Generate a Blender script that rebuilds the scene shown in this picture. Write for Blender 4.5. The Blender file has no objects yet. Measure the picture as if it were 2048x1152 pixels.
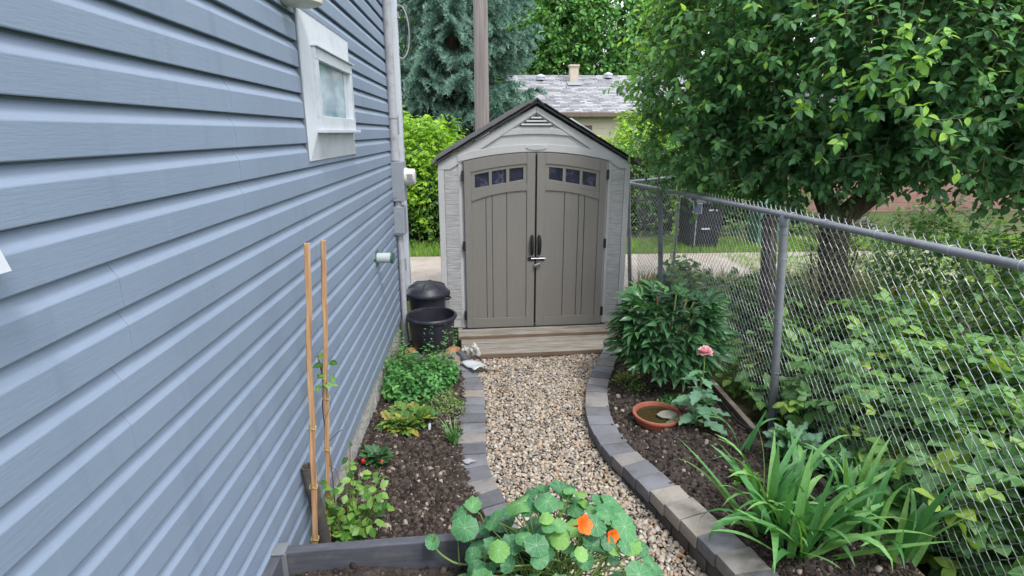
import bpy, bmesh, math, random
import numpy as np
from mathutils import Vector, Matrix, noise as mnoise

random.seed(7)
RNG = np.random.default_rng(7)
SC = bpy.context.scene
COL = SC.collection
R = math.radians

# ------------------------------------------------------------------ camera
CAM_POS = Vector((0.0, 0.0, 2.25))
cam_d = bpy.data.cameras.new('camera')
cam = bpy.data.objects.new('camera', cam_d)
COL.objects.link(cam)
cam_d.sensor_width = 36.0
cam_d.lens = 36.0 * 1100.0 / 2048.0
cam_d.clip_end = 2000.0
cam_d.clip_start = 0.05
cam.location = CAM_POS
cam.rotation_euler = (R(90 - 15.787), 0, R(-3.454))
SC.camera = cam

# ------------------------------------------------------------------ world: bright overcast sky
world = bpy.data.worlds.new('World')
SC.world = world
world.use_nodes = True
wn = world.node_tree.nodes
wl = world.node_tree.links
wn.clear()
w_out = wn.new('ShaderNodeOutputWorld')
w_bg = wn.new('ShaderNodeBackground')
w_bg.inputs['Strength'].default_value = 0.15
sky = wn.new('ShaderNodeTexSky')
sky.sky_type = 'NISHITA'
sky.sun_disc = False
SUN_EL, SUN_AZ = 58.0, 150.0           # high behind the right shoulder, veiled by cloud
sky.sun_elevation = R(SUN_EL)
sky.sun_rotation = R(SUN_AZ)
sky.dust_density = 4.0
sky.air_density = 1.2
cloud = wn.new('ShaderNodeMix')          # an even veil of cloud over the blue
cloud.data_type = 'RGBA'
cloud.inputs[0].default_value = 0.82
cloud.inputs[7].default_value = (8.5, 8.85, 9.4, 1)
wl.new(sky.outputs[0], cloud.inputs[6])
wl.new(cloud.outputs[2], w_bg.inputs['Color'])
wl.new(w_bg.outputs[0], w_out.inputs['Surface'])

sun_d = bpy.data.lights.new('sun', 'SUN')
sun_d.energy = 1.5
sun_d.angle = R(14)
sun_d.color = (1.0, 0.975, 0.94)
sun = bpy.data.objects.new('sun', sun_d)
COL.objects.link(sun)
_az = R(SUN_AZ)
sd = Vector((math.sin(_az) * math.cos(R(SUN_EL)), math.cos(_az) * math.cos(R(SUN_EL)), math.sin(R(SUN_EL))))
sun.rotation_euler = (-sd).to_track_quat('-Z', 'Y').to_euler()
sun.location = (0, 0, 30)

vs = SC.view_settings
vs.view_transform = 'Standard'
vs.look = 'None'
vs.exposure = 0.92
vs.gamma = 1.0
vs.use_curve_mapping = False
SC.render.engine = 'CYCLES'
SC.cycles.use_denoising = True
SC.cycles.max_bounces = 6
SC.cycles.transparent_max_bounces = 8
SC.cycles.caustics_reflective = False
SC.cycles.caustics_refractive = False

# ------------------------------------------------------------------ helpers
def s2l(r, g, b):
    """sRGB bytes to linear"""
    f = lambda c: (c / 255 / 12.92) if c / 255 <= 0.04045 else ((c / 255 + 0.055) / 1.055) ** 2.4
    return (f(r) * .84, f(g) * .84, f(b) * .84)

def tag(o, label=None, cat=None, group=None, kind=None):
    if label: o['label'] = label
    if cat: o['category'] = cat
    if group: o['group'] = group
    if kind: o['kind'] = kind
    return o

def empty(name, loc=(0, 0, 0), rz=0.0):
    o = bpy.data.objects.new(name, None)
    o.empty_display_size = 0.1
    COL.objects.link(o)
    o.location = loc
    o.rotation_euler = (0, 0, rz)
    return o

def link(name, me, m=None, parent=None):
    o = bpy.data.objects.new(name, me)
    COL.objects.link(o)
    if m is not None and len(me.materials) == 0:
        me.materials.append(m)
    if parent is not None:
        o.parent = parent
    return o

def np_mesh(name, v, f, smooth=True, attrs=None):
    """fast mesh from numpy arrays; f is (n,3) or (n,4)"""
    v = np.asarray(v, dtype=np.float32); f = np.asarray(f, dtype=np.int32)
    me = bpy.data.meshes.new(name)
    n, k = f.shape
    me.vertices.add(len(v)); me.vertices.foreach_set('co', v.ravel())
    me.loops.add(n * k); me.loops.foreach_set('vertex_index', f.ravel())
    me.polygons.add(n); me.polygons.foreach_set('loop_start', np.arange(0, n * k, k, dtype=np.int32))
    if smooth: me.polygons.foreach_set('use_smooth', np.ones(n, dtype=bool))
    for an, av in (attrs or {}).items():
        av = np.asarray(av, dtype=np.float32)
        if av.ndim == 1:
            a = me.attributes.new(an, 'FLOAT', 'POINT'); a.data.foreach_set('value', av)
        else:
            a = me.attributes.new(an, 'FLOAT_VECTOR', 'POINT'); a.data.foreach_set('vector', av.ravel())
    me.update(calc_edges=True)
    return me

class MB:
    """collects shapes into one mesh"""
    def __init__(s): s.v = []; s.f = []
    def add(s, vs_, fs_):
        o = len(s.v)
        s.v += [tuple(p) for p in vs_]
        s.f += [tuple(i + o for i in q) for q in fs_]
        return s
    def box(s, c, sz, rot=None):
        x, y, z = sz[0] / 2, sz[1] / 2, sz[2] / 2
        vs_ = [Vector(p) for p in ((-x,-y,-z),(x,-y,-z),(x,y,-z),(-x,y,-z),(-x,-y,z),(x,-y,z),(x,y,z),(-x,y,z))]
        if rot is not None: vs_ = [rot @ p for p in vs_]
        c = Vector(c)
        return s.add([p + c for p in vs_], [(0,3,2,1),(4,5,6,7),(0,1,5,4),(1,2,6,5),(2,3,7,6),(3,0,4,7)])
    def tube(s, pts, rad, seg=8, caps=True):
        pts = [Vector(p) for p in pts]; n = len(pts)
        if not hasattr(rad, '__len__'): rad = [rad] * n
        rings = []; ref = None
        for i in range(n):
            t = (pts[min(i + 1, n - 1)] - pts[max(i - 1, 0)])
            t = t.normalized() if t.length > 1e-9 else Vector((0, 0, 1))
            if ref is None:
                ref = t.orthogonal().normalized()
            ref = (ref - t * ref.dot(t))
            ref = ref.normalized() if ref.length > 1e-6 else t.orthogonal().normalized()
            b = t.cross(ref)
            rings.append([pts[i] + (ref * math.cos(a) + b * math.sin(a)) * rad[i] for a in (2 * math.pi * k / seg for k in range(seg))])
        vs_ = [p for r in rings for p in r]; fs_ = []
        for i in range(n - 1):
            for k in range(seg):
                k2 = (k + 1) % seg
                fs_.append((i*seg+k, i*seg+k2, (i+1)*seg+k2, (i+1)*seg+k))
        if caps:
            fs_.append(tuple(range(seg))[::-1]); fs_.append(tuple((n-1)*seg + k for k in range(seg)))
        return s.add(vs_, fs_)
    def lathe(s, prof, seg=32, c=(0,0,0), close=False):
        """prof: (radius, z) list, turned about z"""
        n = len(prof); vs_ = []; fs_ = []
        for r, z in prof:
            for k in range(seg):
                a = 2 * math.pi * k / seg
                vs_.append((c[0] + r * math.cos(a), c[1] + r * math.sin(a), c[2] + z))
        for i in range(n - 1):
            for k in range(seg):
                k2 = (k + 1) % seg
                fs_.append((i*seg+k, i*seg+k2, (i+1)*seg+k2, (i+1)*seg+k))
        return s.add(vs_, fs_)
    def prism(s, poly, a, b, axis='y'):
        """extrude a polygon given in the plane across axis from a to b"""
        n = len(poly)
        def P(u, w, t):
            return (u, t, w) if axis == 'y' else ((t, u, w) if axis == 'x' else (u, w, t))
        vs_ = [P(u, w, a) for u, w in poly] + [P(u, w, b) for u, w in poly]
        fs_ = [tuple(range(n)), tuple(range(2*n-1, n-1, -1))]
        for i in range(n):
            j = (i + 1) % n
            fs_.append((i, i + n, j + n, j))
        return s.add(vs_, fs_)
    def mesh(s, name, smooth=False, bevel=0.0, segs=2, angle=35):
        me = bpy.data.meshes.new(name)
        me.from_pydata(s.v, [], s.f)
        bm = bmesh.new(); bm.from_mesh(me)
        bmesh.ops.recalc_face_normals(bm, faces=bm.faces)
        if bevel > 0:
            ed = [e for e in bm.edges if len(e.link_faces) == 2 and e.calc_face_angle(0) > R(angle)]
            bmesh.ops.bevel(bm, geom=ed, offset=bevel, segments=segs, profile=0.6, affect='EDGES', clamp_overlap=True)
        bm.to_mesh(me); bm.free()
        if smooth:
            me.polygons.foreach_set('use_smooth', np.ones(len(me.polygons), dtype=bool))
            me.set_sharp_from_angle(angle=R(40))
        return me
    def build(s, name, m, parent=None, smooth=False, bevel=0.0, segs=2):
        return link(name, s.mesh(name, smooth, bevel, segs), m, parent)

# ------------------------------------------------------------------ materials
MATS = {}
def new_mat(name):
    m = bpy.data.materials.new(name); m.use_nodes = True
    nt = m.node_tree; nt.nodes.clear()
    out = nt.nodes.new('ShaderNodeOutputMaterial')
    p = nt.nodes.new('ShaderNodeBsdfPrincipled')
    nt.links.new(p.outputs[0], out.inputs['Surface'])
    MATS[name] = m
    return m, nt, p, out

def nd(nt, t, **kw):
    n = nt.nodes.new(t)
    for k, v in kw.items(): setattr(n, k, v)
    return n

def coords(nt, kind='Object', scale=(1, 1, 1), jitter=False):
    tc = nd(nt, 'ShaderNodeTexCoord'); mp = nd(nt, 'ShaderNodeMapping')
    if kind == 'World':
        g = nd(nt, 'ShaderNodeNewGeometry'); nt.links.new(g.outputs['Position'], mp.inputs['Vector'])
    else:
        nt.links.new(tc.outputs[kind], mp.inputs['Vector'])
    mp.inputs['Scale'].default_value = scale
    if jitter:
        oi = nd(nt, 'ShaderNodeObjectInfo'); ml = nd(nt, 'ShaderNodeMath', operation='MULTIPLY'); ml.inputs[1].default_value = 37.0
        cx = nd(nt, 'ShaderNodeCombineXYZ')
        nt.links.new(oi.outputs['Random'], ml.inputs[0])
        for i in range(3): nt.links.new(ml.outputs[0], cx.inputs[i])
        nt.links.new(cx.outputs[0], mp.inputs['Location'])
    return mp.outputs[0]

def noise(nt, vec, scale, detail=4.0, rough=0.6):
    n = nd(nt, 'ShaderNodeTexNoise'); n.inputs['Scale'].default_value = scale
    n.inputs['Detail'].default_value = detail; n.inputs['Roughness'].default_value = rough
    nt.links.new(vec, n.inputs['Vector'])
    return n.outputs['Fac']

def ramp(nt, fac, stops):
    r = nd(nt, 'ShaderNodeValToRGB')
    e = r.color_ramp.elements
    while len(e) < len(stops): e.new(0.5)
    for el, (p, c) in zip(e, stops):
        el.position = p; el.color = (*c, 1) if len(c) == 3 else c
    nt.links.new(fac, r.inputs['Fac'])
    return r.outputs['Color']

def mixc(nt, fac, a, b, mode='MIX'):
    m = nd(nt, 'ShaderNodeMix', data_type='RGBA', blend_type=mode)
    for inp, v in ((0, fac), (6, a), (7, b)):
        if isinstance(v, (int, float)): m.inputs[inp].default_value = v
        elif isinstance(v, tuple): m.inputs[inp].default_value = (*v, 1) if len(v) == 3 else v
        else: nt.links.new(v, m.inputs[inp])
    return m.outputs[2]

def bump(nt, p, height, strength=0.4, dist=0.01):
    b = nd(nt, 'ShaderNodeBump'); b.inputs['Strength'].default_value = strength; b.inputs['Distance'].default_value = dist
    nt.links.new(height, b.inputs['Height']); nt.links.new(b.outputs[0], p.inputs['Normal'])
    return b

def sc(c, k): return tuple(min(1.0, x * k) for x in c)

def mat(name, col, rough=0.6, var=0.15, nscale=8.0, stretch=(1, 1, 1), spec=0.35, metal=0.0, bstr=0.25, bscale=60.0, bdist=0.004, dirt=None, objvar=0.0, kind='Object'):
    """general surface: mottled base colour, fine relief, optional blotches of dirt"""
    m, nt, p, _ = new_mat(name)
    vec = coords(nt, kind, stretch, jitter=(kind == 'Object'))
    c = ramp(nt, noise(nt, vec, nscale), [(0.3, sc(col, 1 - var)), (0.7, sc(col, 1 + var))])
    if dirt:
        dcol, dsc, lo, hi = dirt
        f = ramp(nt, noise(nt, vec, dsc, 6.0, 0.7), [(lo, (0, 0, 0)), (hi, (1, 1, 1))])
        c = mixc(nt, f, c, dcol)
    if objvar:
        oi = nd(nt, 'ShaderNodeObjectInfo'); mr = nd(nt, 'ShaderNodeMapRange')
        mr.inputs['To Min'].default_value = 1 - objvar; mr.inputs['To Max'].default_value = 1 + objvar
        nt.links.new(oi.outputs['Random'], mr.inputs['Value'])
        hs = nd(nt, 'ShaderNodeHueSaturation'); nt.links.new(mr.outputs[0], hs.inputs['Value']); nt.links.new(c, hs.inputs['Color'])
        c = hs.outputs['Color']
    nt.links.new(c, p.inputs['Base Color'])
    p.inputs['Roughness'].default_value = rough
    p.inputs['Metallic'].default_value = metal
    p.inputs['Specular IOR Level'].default_value = spec
    if bstr: bump(nt, p, noise(nt, vec, bscale, 5.0), bstr, bdist)
    return m

def leaf_mat(name, stops, rough=0.45, trans=0.3, tcol=None, by='v', spec=0.4, midrib=0.0):
    """foliage: colour varies leaf by leaf, some light passes through the blade"""
    m, nt, p, out = new_mat(name)
    if by == 'v':
        a = nd(nt, 'ShaderNodeAttribute', attribute_name='v'); f = a.outputs['Fac']
    else:
        a = nd(nt, 'ShaderNodeObjectInfo'); f = a.outputs['Random']
    n = len(stops)
    c = ramp(nt, f, [(i / (n - 1) if n > 1 else 0, s) for i, s in enumerate(stops)])
    vec = coords(nt, 'Object')
    c = mixc(nt, ramp(nt, noise(nt, vec, 45.0, 2.0), [(0.35, (0, 0, 0)), (0.75, (1, 1, 1))]), c, mixc(nt, 1.0, c, (0.72, 0.78, 0.72), 'MULTIPLY'))
    if midrib:
        am = nd(nt, 'ShaderNodeAttribute', attribute_name='rib')
        fm = ramp(nt, am.outputs['Fac'], [(0.0, (midrib,) * 3), (0.12, (0, 0, 0))])
        c = mixc(nt, fm, c, (0.32, 0.42, 0.16))
    nt.links.new(c, p.inputs['Base Color'])
    p.inputs['Roughness'].default_value = rough
    p.inputs['Specular IOR Level'].default_value = spec
    tr = nd(nt, 'ShaderNodeBsdfTranslucent')
    nt.links.new(mixc(nt, 1.0, c, tcol or (1.5, 1.45, 0.7), 'MULTIPLY'), tr.inputs['Color'])
    mx = nd(nt, 'ShaderNodeMixShader'); mx.inputs[0].default_value = trans
    nt.links.new(p.outputs[0], mx.inputs[1]); nt.links.new(tr.outputs[0], mx.inputs[2])
    nt.links.new(mx.outputs[0], out.inputs['Surface'])
    return m

def leaf_pair(name, stops, **kw):
    return leaf_mat(name, stops, by='o', **kw), leaf_mat(name + '_mass', stops, by='v', **kw)

# ------------------------------------------------------------------ foliage tools
def leaf_template(L=1.0, W=0.5, rows=3, peak=0.42, fold=0.18, droop=0.18, base=0.0, pw=1.0, curl=0.0, tip=1.0):
    """a pointed blade along +Y, normal +Z, folded at the midrib"""
    v = [(0, base * L, 0)]; rib = [0.0]
    for i in range(1, rows + 1):
        t = i / (rows + 1)
        w = (t / peak) ** pw if t < peak else ((1 - t) / (1 - peak)) ** tip
        w = math.sin(min(1, w) * math.pi / 2) * W / 2
        z = -droop * L * t * t + curl * L * math.sin(t * math.pi)
        y = (base + (1 - base) * t) * L
        v += [(-w, y, z + fold * w), (0, y, z), (w, y, z + fold * w)]
        rib += [1.0, 0.0, 1.0]
    v.append((0, L, -droop * L)); rib.append(0.0)
    f = [(0, 2, 1), (0, 3, 2)]
    for i in range(rows - 1):
        a = 1 + 3 * i; b = a + 3
        f += [(a, a+1, b+1), (a, b+1, b), (a+1, a+2, b+2), (a+1, b+2, b+1)]
    a = 1 + 3 * (rows - 1); t = len(v) - 1
    f += [(a, a+1, t), (a+1, a+2, t)]
    return np.array(v, float), np.array(f, int), np.array(rib, float)

def join_templates(parts):
    """parts: (template, 3x3, offset) -> one template"""
    V, F, Rb = [], [], []; o = 0
    for (v, f, rb), m, off in parts:
        V.append(v @ np.asarray(m).T + np.asarray(off)); F.append(f + o); Rb.append(rb); o += len(v)
    return np.vstack(V), np.vstack(F), np.concatenate(Rb)

def rz3(a): c, s = math.cos(a), math.sin(a); return np.array([[c, -s, 0], [s, c, 0], [0, 0, 1.0]])
def rx3(a): c, s = math.cos(a), math.sin(a); return np.array([[1.0, 0, 0], [0, c, -s], [0, s, c]])
def ry3(a): c, s = math.cos(a), math.sin(a); return np.array([[c, 0, s], [0, 1.0, 0], [-s, 0, c]])

def norm(a): return a / np.maximum(np.linalg.norm(a, axis=-1, keepdims=True), 1e-9)

def frames(d, up, roll=None):
    """columns x,y,z with y along d and z as near to up as can be"""
    d = norm(np.asarray(d, float)); up = np.broadcast_to(np.asarray(up, float), d.shape)
    x = np.cross(d, up); bad = np.linalg.norm(x, axis=1) < 1e-4
    x[bad] = np.cross(d[bad], np.array([1.0, 0.3, 0.1]))
    x = norm(x); z = np.cross(x, d)
    if roll is not None:
        c, s = np.cos(roll)[:, None], np.sin(roll)[:, None]
        x, z = x * c + z * s, z * c - x * s
    return np.stack([x, d, z], axis=2)

def scatter_mesh(name, tpl, fr, pos, size, var):
    tv, tf, rib = tpl
    n, k = len(pos), len(tv)
    size = np.broadcast_to(np.asarray(size, float), (n,))
    V = np.einsum('nij,kj->nki', fr * size[:, None, None], tv) + np.asarray(pos)[:, None, :]
    F = tf[None] + (np.arange(n) * k)[:, None, None]
    return np_mesh(name, V.reshape(-1, 3), F.reshape(-1, tf.shape[1]), True,
                   {'v': np.repeat(np.asarray(var, float), k), 'rib': np.tile(rib, n)})

CAMN = np.array(CAM_POS)
_ya, _pi = R(3.454), R(15.787)
CFW = np.array([math.sin(_ya)*math.cos(_pi), math.cos(_ya)*math.cos(_pi), -math.sin(_pi)])
CRT = np.array([math.cos(_ya), -math.sin(_ya), 0.0]); CUP = np.cross(CRT, CFW)
def nearest_in_view(pos, n, far=False):
    """indices of the n leaves that show largest in the photograph"""
    q = np.asarray(pos) - CAMN
    f = q @ CFW; x = np.abs(q @ CRT / np.maximum(f, .1)) ; y = np.abs(q @ CUP / np.maximum(f, .1))
    d = np.linalg.norm(q, axis=1) + np.where((x < 0.97) & (y < 0.56) & (f > 0), 0, 1e3)
    k = np.argsort(d)[:n]
    return k[d[k] < 1e3]

def foliage(root, tpl, fr, pos, size, mats, n_parts=0, name='leaf', var=None, mass='foliage'):
    """the n_parts nearest leaves as parts of their own, the rest as one mass"""
    pos = np.asarray(pos, float); n = len(pos)
    size = np.broadcast_to(np.asarray(size, float), (n,)).copy()
    var = RNG.random(n) if var is None else np.asarray(var)
    mp, mm = mats
    keep = np.ones(n, bool)
    rl = np.array(root.location)
    if n_parts:
        ks = nearest_in_view(pos, n_parts)
        keep[ks] = False
        me = np_mesh(name, tpl[0], tpl[1], True, {'rib': tpl[2]})
        me.materials.append(mp)
        for i in ks:
            o = bpy.data.objects.new(name, me); COL.objects.link(o); o.parent = root
            M4 = np.eye(4); M4[:3, :3] = fr[i] * size[i]; M4[:3, 3] = pos[i] - rl
            o.matrix_basis = Matrix(M4.tolist())
    if keep.any():
        o = link(mass, scatter_mesh(mass, tpl, fr[keep], pos[keep] - rl, size[keep], var[keep]), mm, root)
        o['kind'] = 'stuff'
    return root

def unit_vecs(n):
    return norm(RNG.normal(size=(n, 3)))

def ico(sub):
    bm = bmesh.new(); bmesh.ops.create_icosphere(bm, subdivisions=sub, radius=1.0)
    v = np.array([x.co[:] for x in bm.verts]); f = np.array([[q.index for q in p.verts] for p in bm.faces]); bm.free()
    return v, f, np.ones(len(v))
# ================================================================== materials of the setting
soil_m, nt, p, _ = new_mat('soil')
vec = coords(nt, 'World')
c = ramp(nt, noise(nt, vec, 22.0, 8.0, 0.75), [(0.3, s2l(50, 45, 43)), (0.52, s2l(80, 72, 68)), (0.74, s2l(112, 103, 97))])
spk = nd(nt, 'ShaderNodeTexVoronoi', feature='F1'); spk.inputs['Scale'].default_value = 120.0
nt.links.new(vec, spk.inputs['Vector'])
c = mixc(nt, ramp(nt, spk.outputs['Distance'], [(0.10, (1, 1, 1)), (0.2, (0, 0, 0))]), c, mixc(nt, 0.45, c, s2l(190, 176, 160)))
nt.links.new(c, p.inputs['Base Color']); p.inputs['Roughness'].default_value = 0.95; p.inputs['Specular IOR Level'].default_value = 0.15
bump(nt, p, noise(nt, vec, 130.0, 8.0, 0.75), 0.9, 0.012)

clod_m, nt, p, _ = new_mat('soil_clod')
a = nd(nt, 'ShaderNodeAttribute', attribute_name='v')
vec = coords(nt, 'World')
c = ramp(nt, a.outputs['Fac'], [(0.0, s2l(46, 40, 38)), (0.55, s2l(80, 71, 66)), (0.9, s2l(108, 97, 90)), (0.955, s2l(116, 102, 92)), (0.96, s2l(168, 154, 138)), (1.0, s2l(190, 178, 164))])
c = mixc(nt, noise(nt, vec, 90.0), c, mixc(nt, 1.0, c, (0.6, 0.6, 0.6), 'MULTIPLY'))
nt.links.new(c, p.inputs['Base Color']); p.inputs['Roughness'].default_value = 0.95; p.inputs['Specular IOR Level'].default_value = 0.15
bump(nt, p, noise(nt, vec, 180.0, 6.0), 0.6, 0.006)

pebble_m, nt, p, _ = new_mat('pebble')
a = nd(nt, 'ShaderNodeAttribute', attribute_name='v')
vec = coords(nt, 'World')
c = ramp(nt, a.outputs['Fac'], [(0.0, s2l(112, 106, 104)), (0.1, s2l(140, 138, 140)), (0.2, s2l(184, 172, 158)), (0.34, s2l(204, 194, 180)), (0.46, s2l(154, 146, 140)), (0.6, s2l(214, 207, 198)), (0.72, s2l(198, 174, 148)), (0.84, s2l(176, 172, 172)), (0.95, s2l(228, 224, 216)), (1.0, s2l(174, 134, 106))])
c = mixc(nt, noise(nt, vec, 160.0, 3.0), c, mixc(nt, 1.0, c, (0.74, 0.72, 0.7), 'MULTIPLY'))
c = mixc(nt, 1.0, c, (.92, .885, .82), 'MULTIPLY')
nt.links.new(c, p.inputs['Base Color']); p.inputs['Roughness'].default_value = 0.6
bump(nt, p, noise(nt, vec, 260.0, 3.0), 0.15, 0.002)

bed_m = mat('path_bed', s2l(104, 94, 84), rough=0.95, var=0.3, nscale=60, bstr=0.6, bscale=150, kind='World')
ground_m = mat('ground', s2l(88, 84, 56), rough=0.95, var=0.35, nscale=3.0, bstr=0.6, bscale=40, bdist=0.02, kind='World', dirt=(s2l(70, 98, 44), 1.3, 0.42, 0.6))
alley_m = mat('alley_gravel', s2l(172, 162, 153), rough=0.95, var=0.16, nscale=30, bstr=0.5, bscale=60, bdist=0.01, kind='World', dirt=(s2l(150, 140, 126), 1.7, 0.45, 0.7))

# ================================================================== curves of the garden
LO = [(5.32,-.17),(5.19,-.14),(4.8,-.04),(4.63,.015),(4.29,.027),(3.87,.029),(3.51,.024),(3.27,.04),(3.05,.107),(2.9,.147),(2.7,.2),(2.45,.24),(1.5,.3)]
LI = [(5.32,-.32),(5.2,-.29),(4.81,-.217),(4.63,-.19),(4.3,-.179),(3.88,-.187),(3.53,-.186),(3.34,-.172),(3.085,-.1),(2.9,-.022),(2.7,.03),(2.45,.07),(1.5,.13)]
RF = [(5.36,1.3),(5.29,1.265),(4.8,1.07),(4.47,.936),(4.18,.872),(3.95,.835),(3.74,.82),(3.55,.83),(3.37,.858),(3.125,.936),(2.86,1.015),(2.644,1.073),(2.4,1.14),(2.13,1.21),(1.5,1.3)]
RZ = [(5.4,.055),(4.8,.06),(4.18,.07),(3.74,.085),(3.37,.1),(3.12,.12),(2.86,.135),(2.64,.155),(2.4,.17),(2.13,.2),(1.5,.22)]
def itp(tab, y):
    t = sorted(tab); return np.interp(y, [a for a, _ in t], [b for _, b in t])
def zwall(y): return np.interp(y, [1.5, 2.5, 3.1, 4.2, 5.5], [.23, .20, .15, .095, .05])

# ================================================================== ground
mb = MB(); S = 400
mb.add([(-S,-S,-.06),(S,-S,-.06),(S,S,-.06),(-S,S,-.06)], [(0,1,2,3)])
tag(mb.build('ground', ground_m), kind='structure')
mb = MB(); mb.add([(-60,7.7,-.03),(60,7.7,-.03),(60,10.35,-.03),(-60,10.35,-.03)], [(0,1,2,3)])
tag(mb.build('alley', alley_m), kind='structure')
mb = MB(); mb.add([(-.7,1.2,-.035),(1.6,1.2,-.035),(1.6,5.4,-.035),(-.7,5.4,-.035)], [(0,1,2,3)])
tag(mb.build('gravel_path', bed_m), kind='structure')

# pebbles of the path: nobody could count them
def pebbles():
    T = ico(2); g = 0.0160
    P = []
    for y in np.arange(1.75, 5.36, g):
        x0, x1 = itp(LO, y) - .02, itp(RF, y) + .02
        xs = np.arange(x0, x1, g)
        P.append(np.stack([xs, np.full_like(xs, y)], 1))
    P = np.vstack(P); n = len(P)
    P = P + RNG.normal(scale=g * .36, size=P.shape)
    a = RNG.random(n) * 6.283
    sz = np.clip(RNG.lognormal(0.0, 0.34, n), .5, 2.0) * 0.0107
    asp = RNG.uniform(.62, .95, n); fl = RNG.uniform(.42, .7, n)
    M = np.zeros((n, 3, 3))
    ca, sa = np.cos(a), np.sin(a)
    M[:, 0, 0] = ca; M[:, 1, 0] = sa; M[:, 0, 1] = -sa * asp; M[:, 1, 1] = ca * asp; M[:, 2, 2] = fl
    tx, ty = RNG.normal(scale=.3, size=n), RNG.normal(scale=.3, size=n)
    sh = np.tile(np.eye(3), (n, 1, 1)); sh[:, 2, 0] = tx; sh[:, 2, 1] = ty
    M = sh @ M
    big = np.array([mnoise.noise(Vector((x * 2.2, y * 2.2, 3.1))) for x, y in P]) * .012
    z = big - .012 + RNG.uniform(-.006, .010, n) + sz * .2
    pos = np.column_stack([P, z])
    # lumpy shapes: several templates would share one look, so each stone is warped by its own low wave
    tv, tf, rb = T
    V = np.einsum('nij,kj->nki', M * sz[:, None, None], tv)
    w = RNG.uniform(-.16, .16, (n, 1, 3))
    k = tv @ norm(RNG.normal(size=(3, 4)).T).T
    V = V * (1 + w[:, :, :1] * np.sin(k[None, :, :1] * 3 + 6 * w[:, :, 1:2]) + w[:, :, 2:] * k[None, :, 1:2])
    V += pos[:, None, :]
    F = tf[None] + (np.arange(n) * len(tv))[:, None, None]
    v = RNG.random(n)
    me = np_mesh('pebbles', V.reshape(-1, 3), F.reshape(-1, 3), True, {'v': np.repeat(v, len(tv))})
    o = link('path_pebbles', me, pebble_m)
    tag(o, 'rounded multicoloured river pebbles filling the curved garden path', 'pebbles', kind='stuff')
pebbles()

# ---------------------------------------------------------------- soil beds
def soil_grid(name, x0f, x1f, zf, ya, yb, nu, nv, label):
    ys = np.linspace(ya, yb, nv); us = np.linspace(0, 1, nu)
    V = []
    for y in ys:
        a, b = x0f(y), x1f(y)
        for u in us:
            x = a + (b - a) * u
            q = Vector((x * 7, y * 7, .5))
            e = min(1.0, 6 * u, 6 * (1 - u)) if nu > 2 else 1
            d = mnoise.fractal(q, .7, 2.1, 6) * .013 + abs(mnoise.noise(q * 3.1)) * .014 + mnoise.noise(q * .25) * .02
            V.append((x, y, zf(u, y) + d * (.25 + .75 * max(0, e))))
    idx = np.arange(nu * nv).reshape(nv, nu)
    F = np.stack([idx[:-1, :-1], idx[:-1, 1:], idx[1:, 1:], idx[1:, :-1]], -1).reshape(-1, 4)
    o = link(name, np_mesh(name, np.array(V), F), soil_m)
    return tag(o, kind='structure'), np.array(V)

left_soil, LV = soil_grid('soil_bed_left', lambda y: -.9, lambda y: float(itp(LI, y)) + .03,
    lambda u, y: float(zwall(y)) * (1 - u) ** 1.3 + .028 * u + .03 * math.sin(u * math.pi), 1.7, 5.62, 72, 260, '')
right_soil, RV = soil_grid('soil_bed_right', lambda y: float(itp(RF, y)) + .17, lambda y: 2.05,
    lambda u, y: float(itp(RZ, y)) - .025 + .07 * u + .03 * math.sin(u * math.pi), 1.2, 5.45, 80, 280, '')

def clods(name, verts, n, label):
    tv, tf, rb = ico(1)
    k = RNG.integers(0, len(verts), n)
    pos = verts[k] + RNG.normal(scale=.006, size=(n, 3)) * np.array([1, 1, .4])
    sz = np.clip(RNG.lognormal(-.35, .6, n), .25, 2.8) * .0085
    fr = frames(unit_vecs(n), unit_vecs(n))
    fr = fr * RNG.uniform(.6, 1.25, (n, 1, 3))
    V = np.einsum('nij,kj->nki', fr * sz[:, None, None], tv)
    V *= RNG.uniform(.72, 1.2, (n, len(tv), 1))
    V += pos[:, None, :]
    F = tf[None] + (np.arange(n) * len(tv))[:, None, None]
    me = np_mesh(name, V.reshape(-1, 3), F.reshape(-1, 3), True, {'v': np.repeat(RNG.random(n), len(tv))})
    return tag(link(name, me, clod_m), label, 'soil', kind='stuff')
clods('soil_clods', LV[(LV[:, 1] > 1.9)], 116000, 'crumbly dark soil lumps covering the bed along the house')
clods('soil_clods', RV[(RV[:, 1] > 1.9)], 16000, 'crumbly dark soil lumps covering the bed along the fence')

# ================================================================== paver edging
def paver_mat(name, col):
    return mat(name, col, rough=0.9, var=0.14, nscale=14, bstr=0.8, bscale=110, bdist=0.006, spec=0.15, objvar=0.14, dirt=(sc((col[0], col[1] * .95, col[2] * .88), .6), 7.0, 0.48, 0.7))
PAV = [paver_mat('paver_charcoal', s2l(116, 117, 123)), paver_mat('paver_slate', s2l(132, 133, 140)), paver_mat('paver_tan', s2l(168, 161, 153)), paver_mat('paver_grey', s2l(150, 146, 144))]

def resample(pts, step):
    pts = np.array(pts, float); d = np.r_[0, np.cumsum(np.linalg.norm(np.diff(pts, axis=0), axis=1))]
    n = int(round(d[-1] / step)); t = np.linspace(0, d[-1], n + 1)
    return np.column_stack([np.interp(t, d, pts[:, 0]), np.interp(t, d, pts[:, 1])])

def smooth_poly(pts, k=3):
    p = np.array(pts, float)
    for _ in range(k):
        q = [p[0]]
        for a, b in zip(p[:-1], p[1:]): q += [a * .75 + b * .25, a * .25 + b * .75]
        p = np.vstack([q, p[-1:]])
    return p

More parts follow.
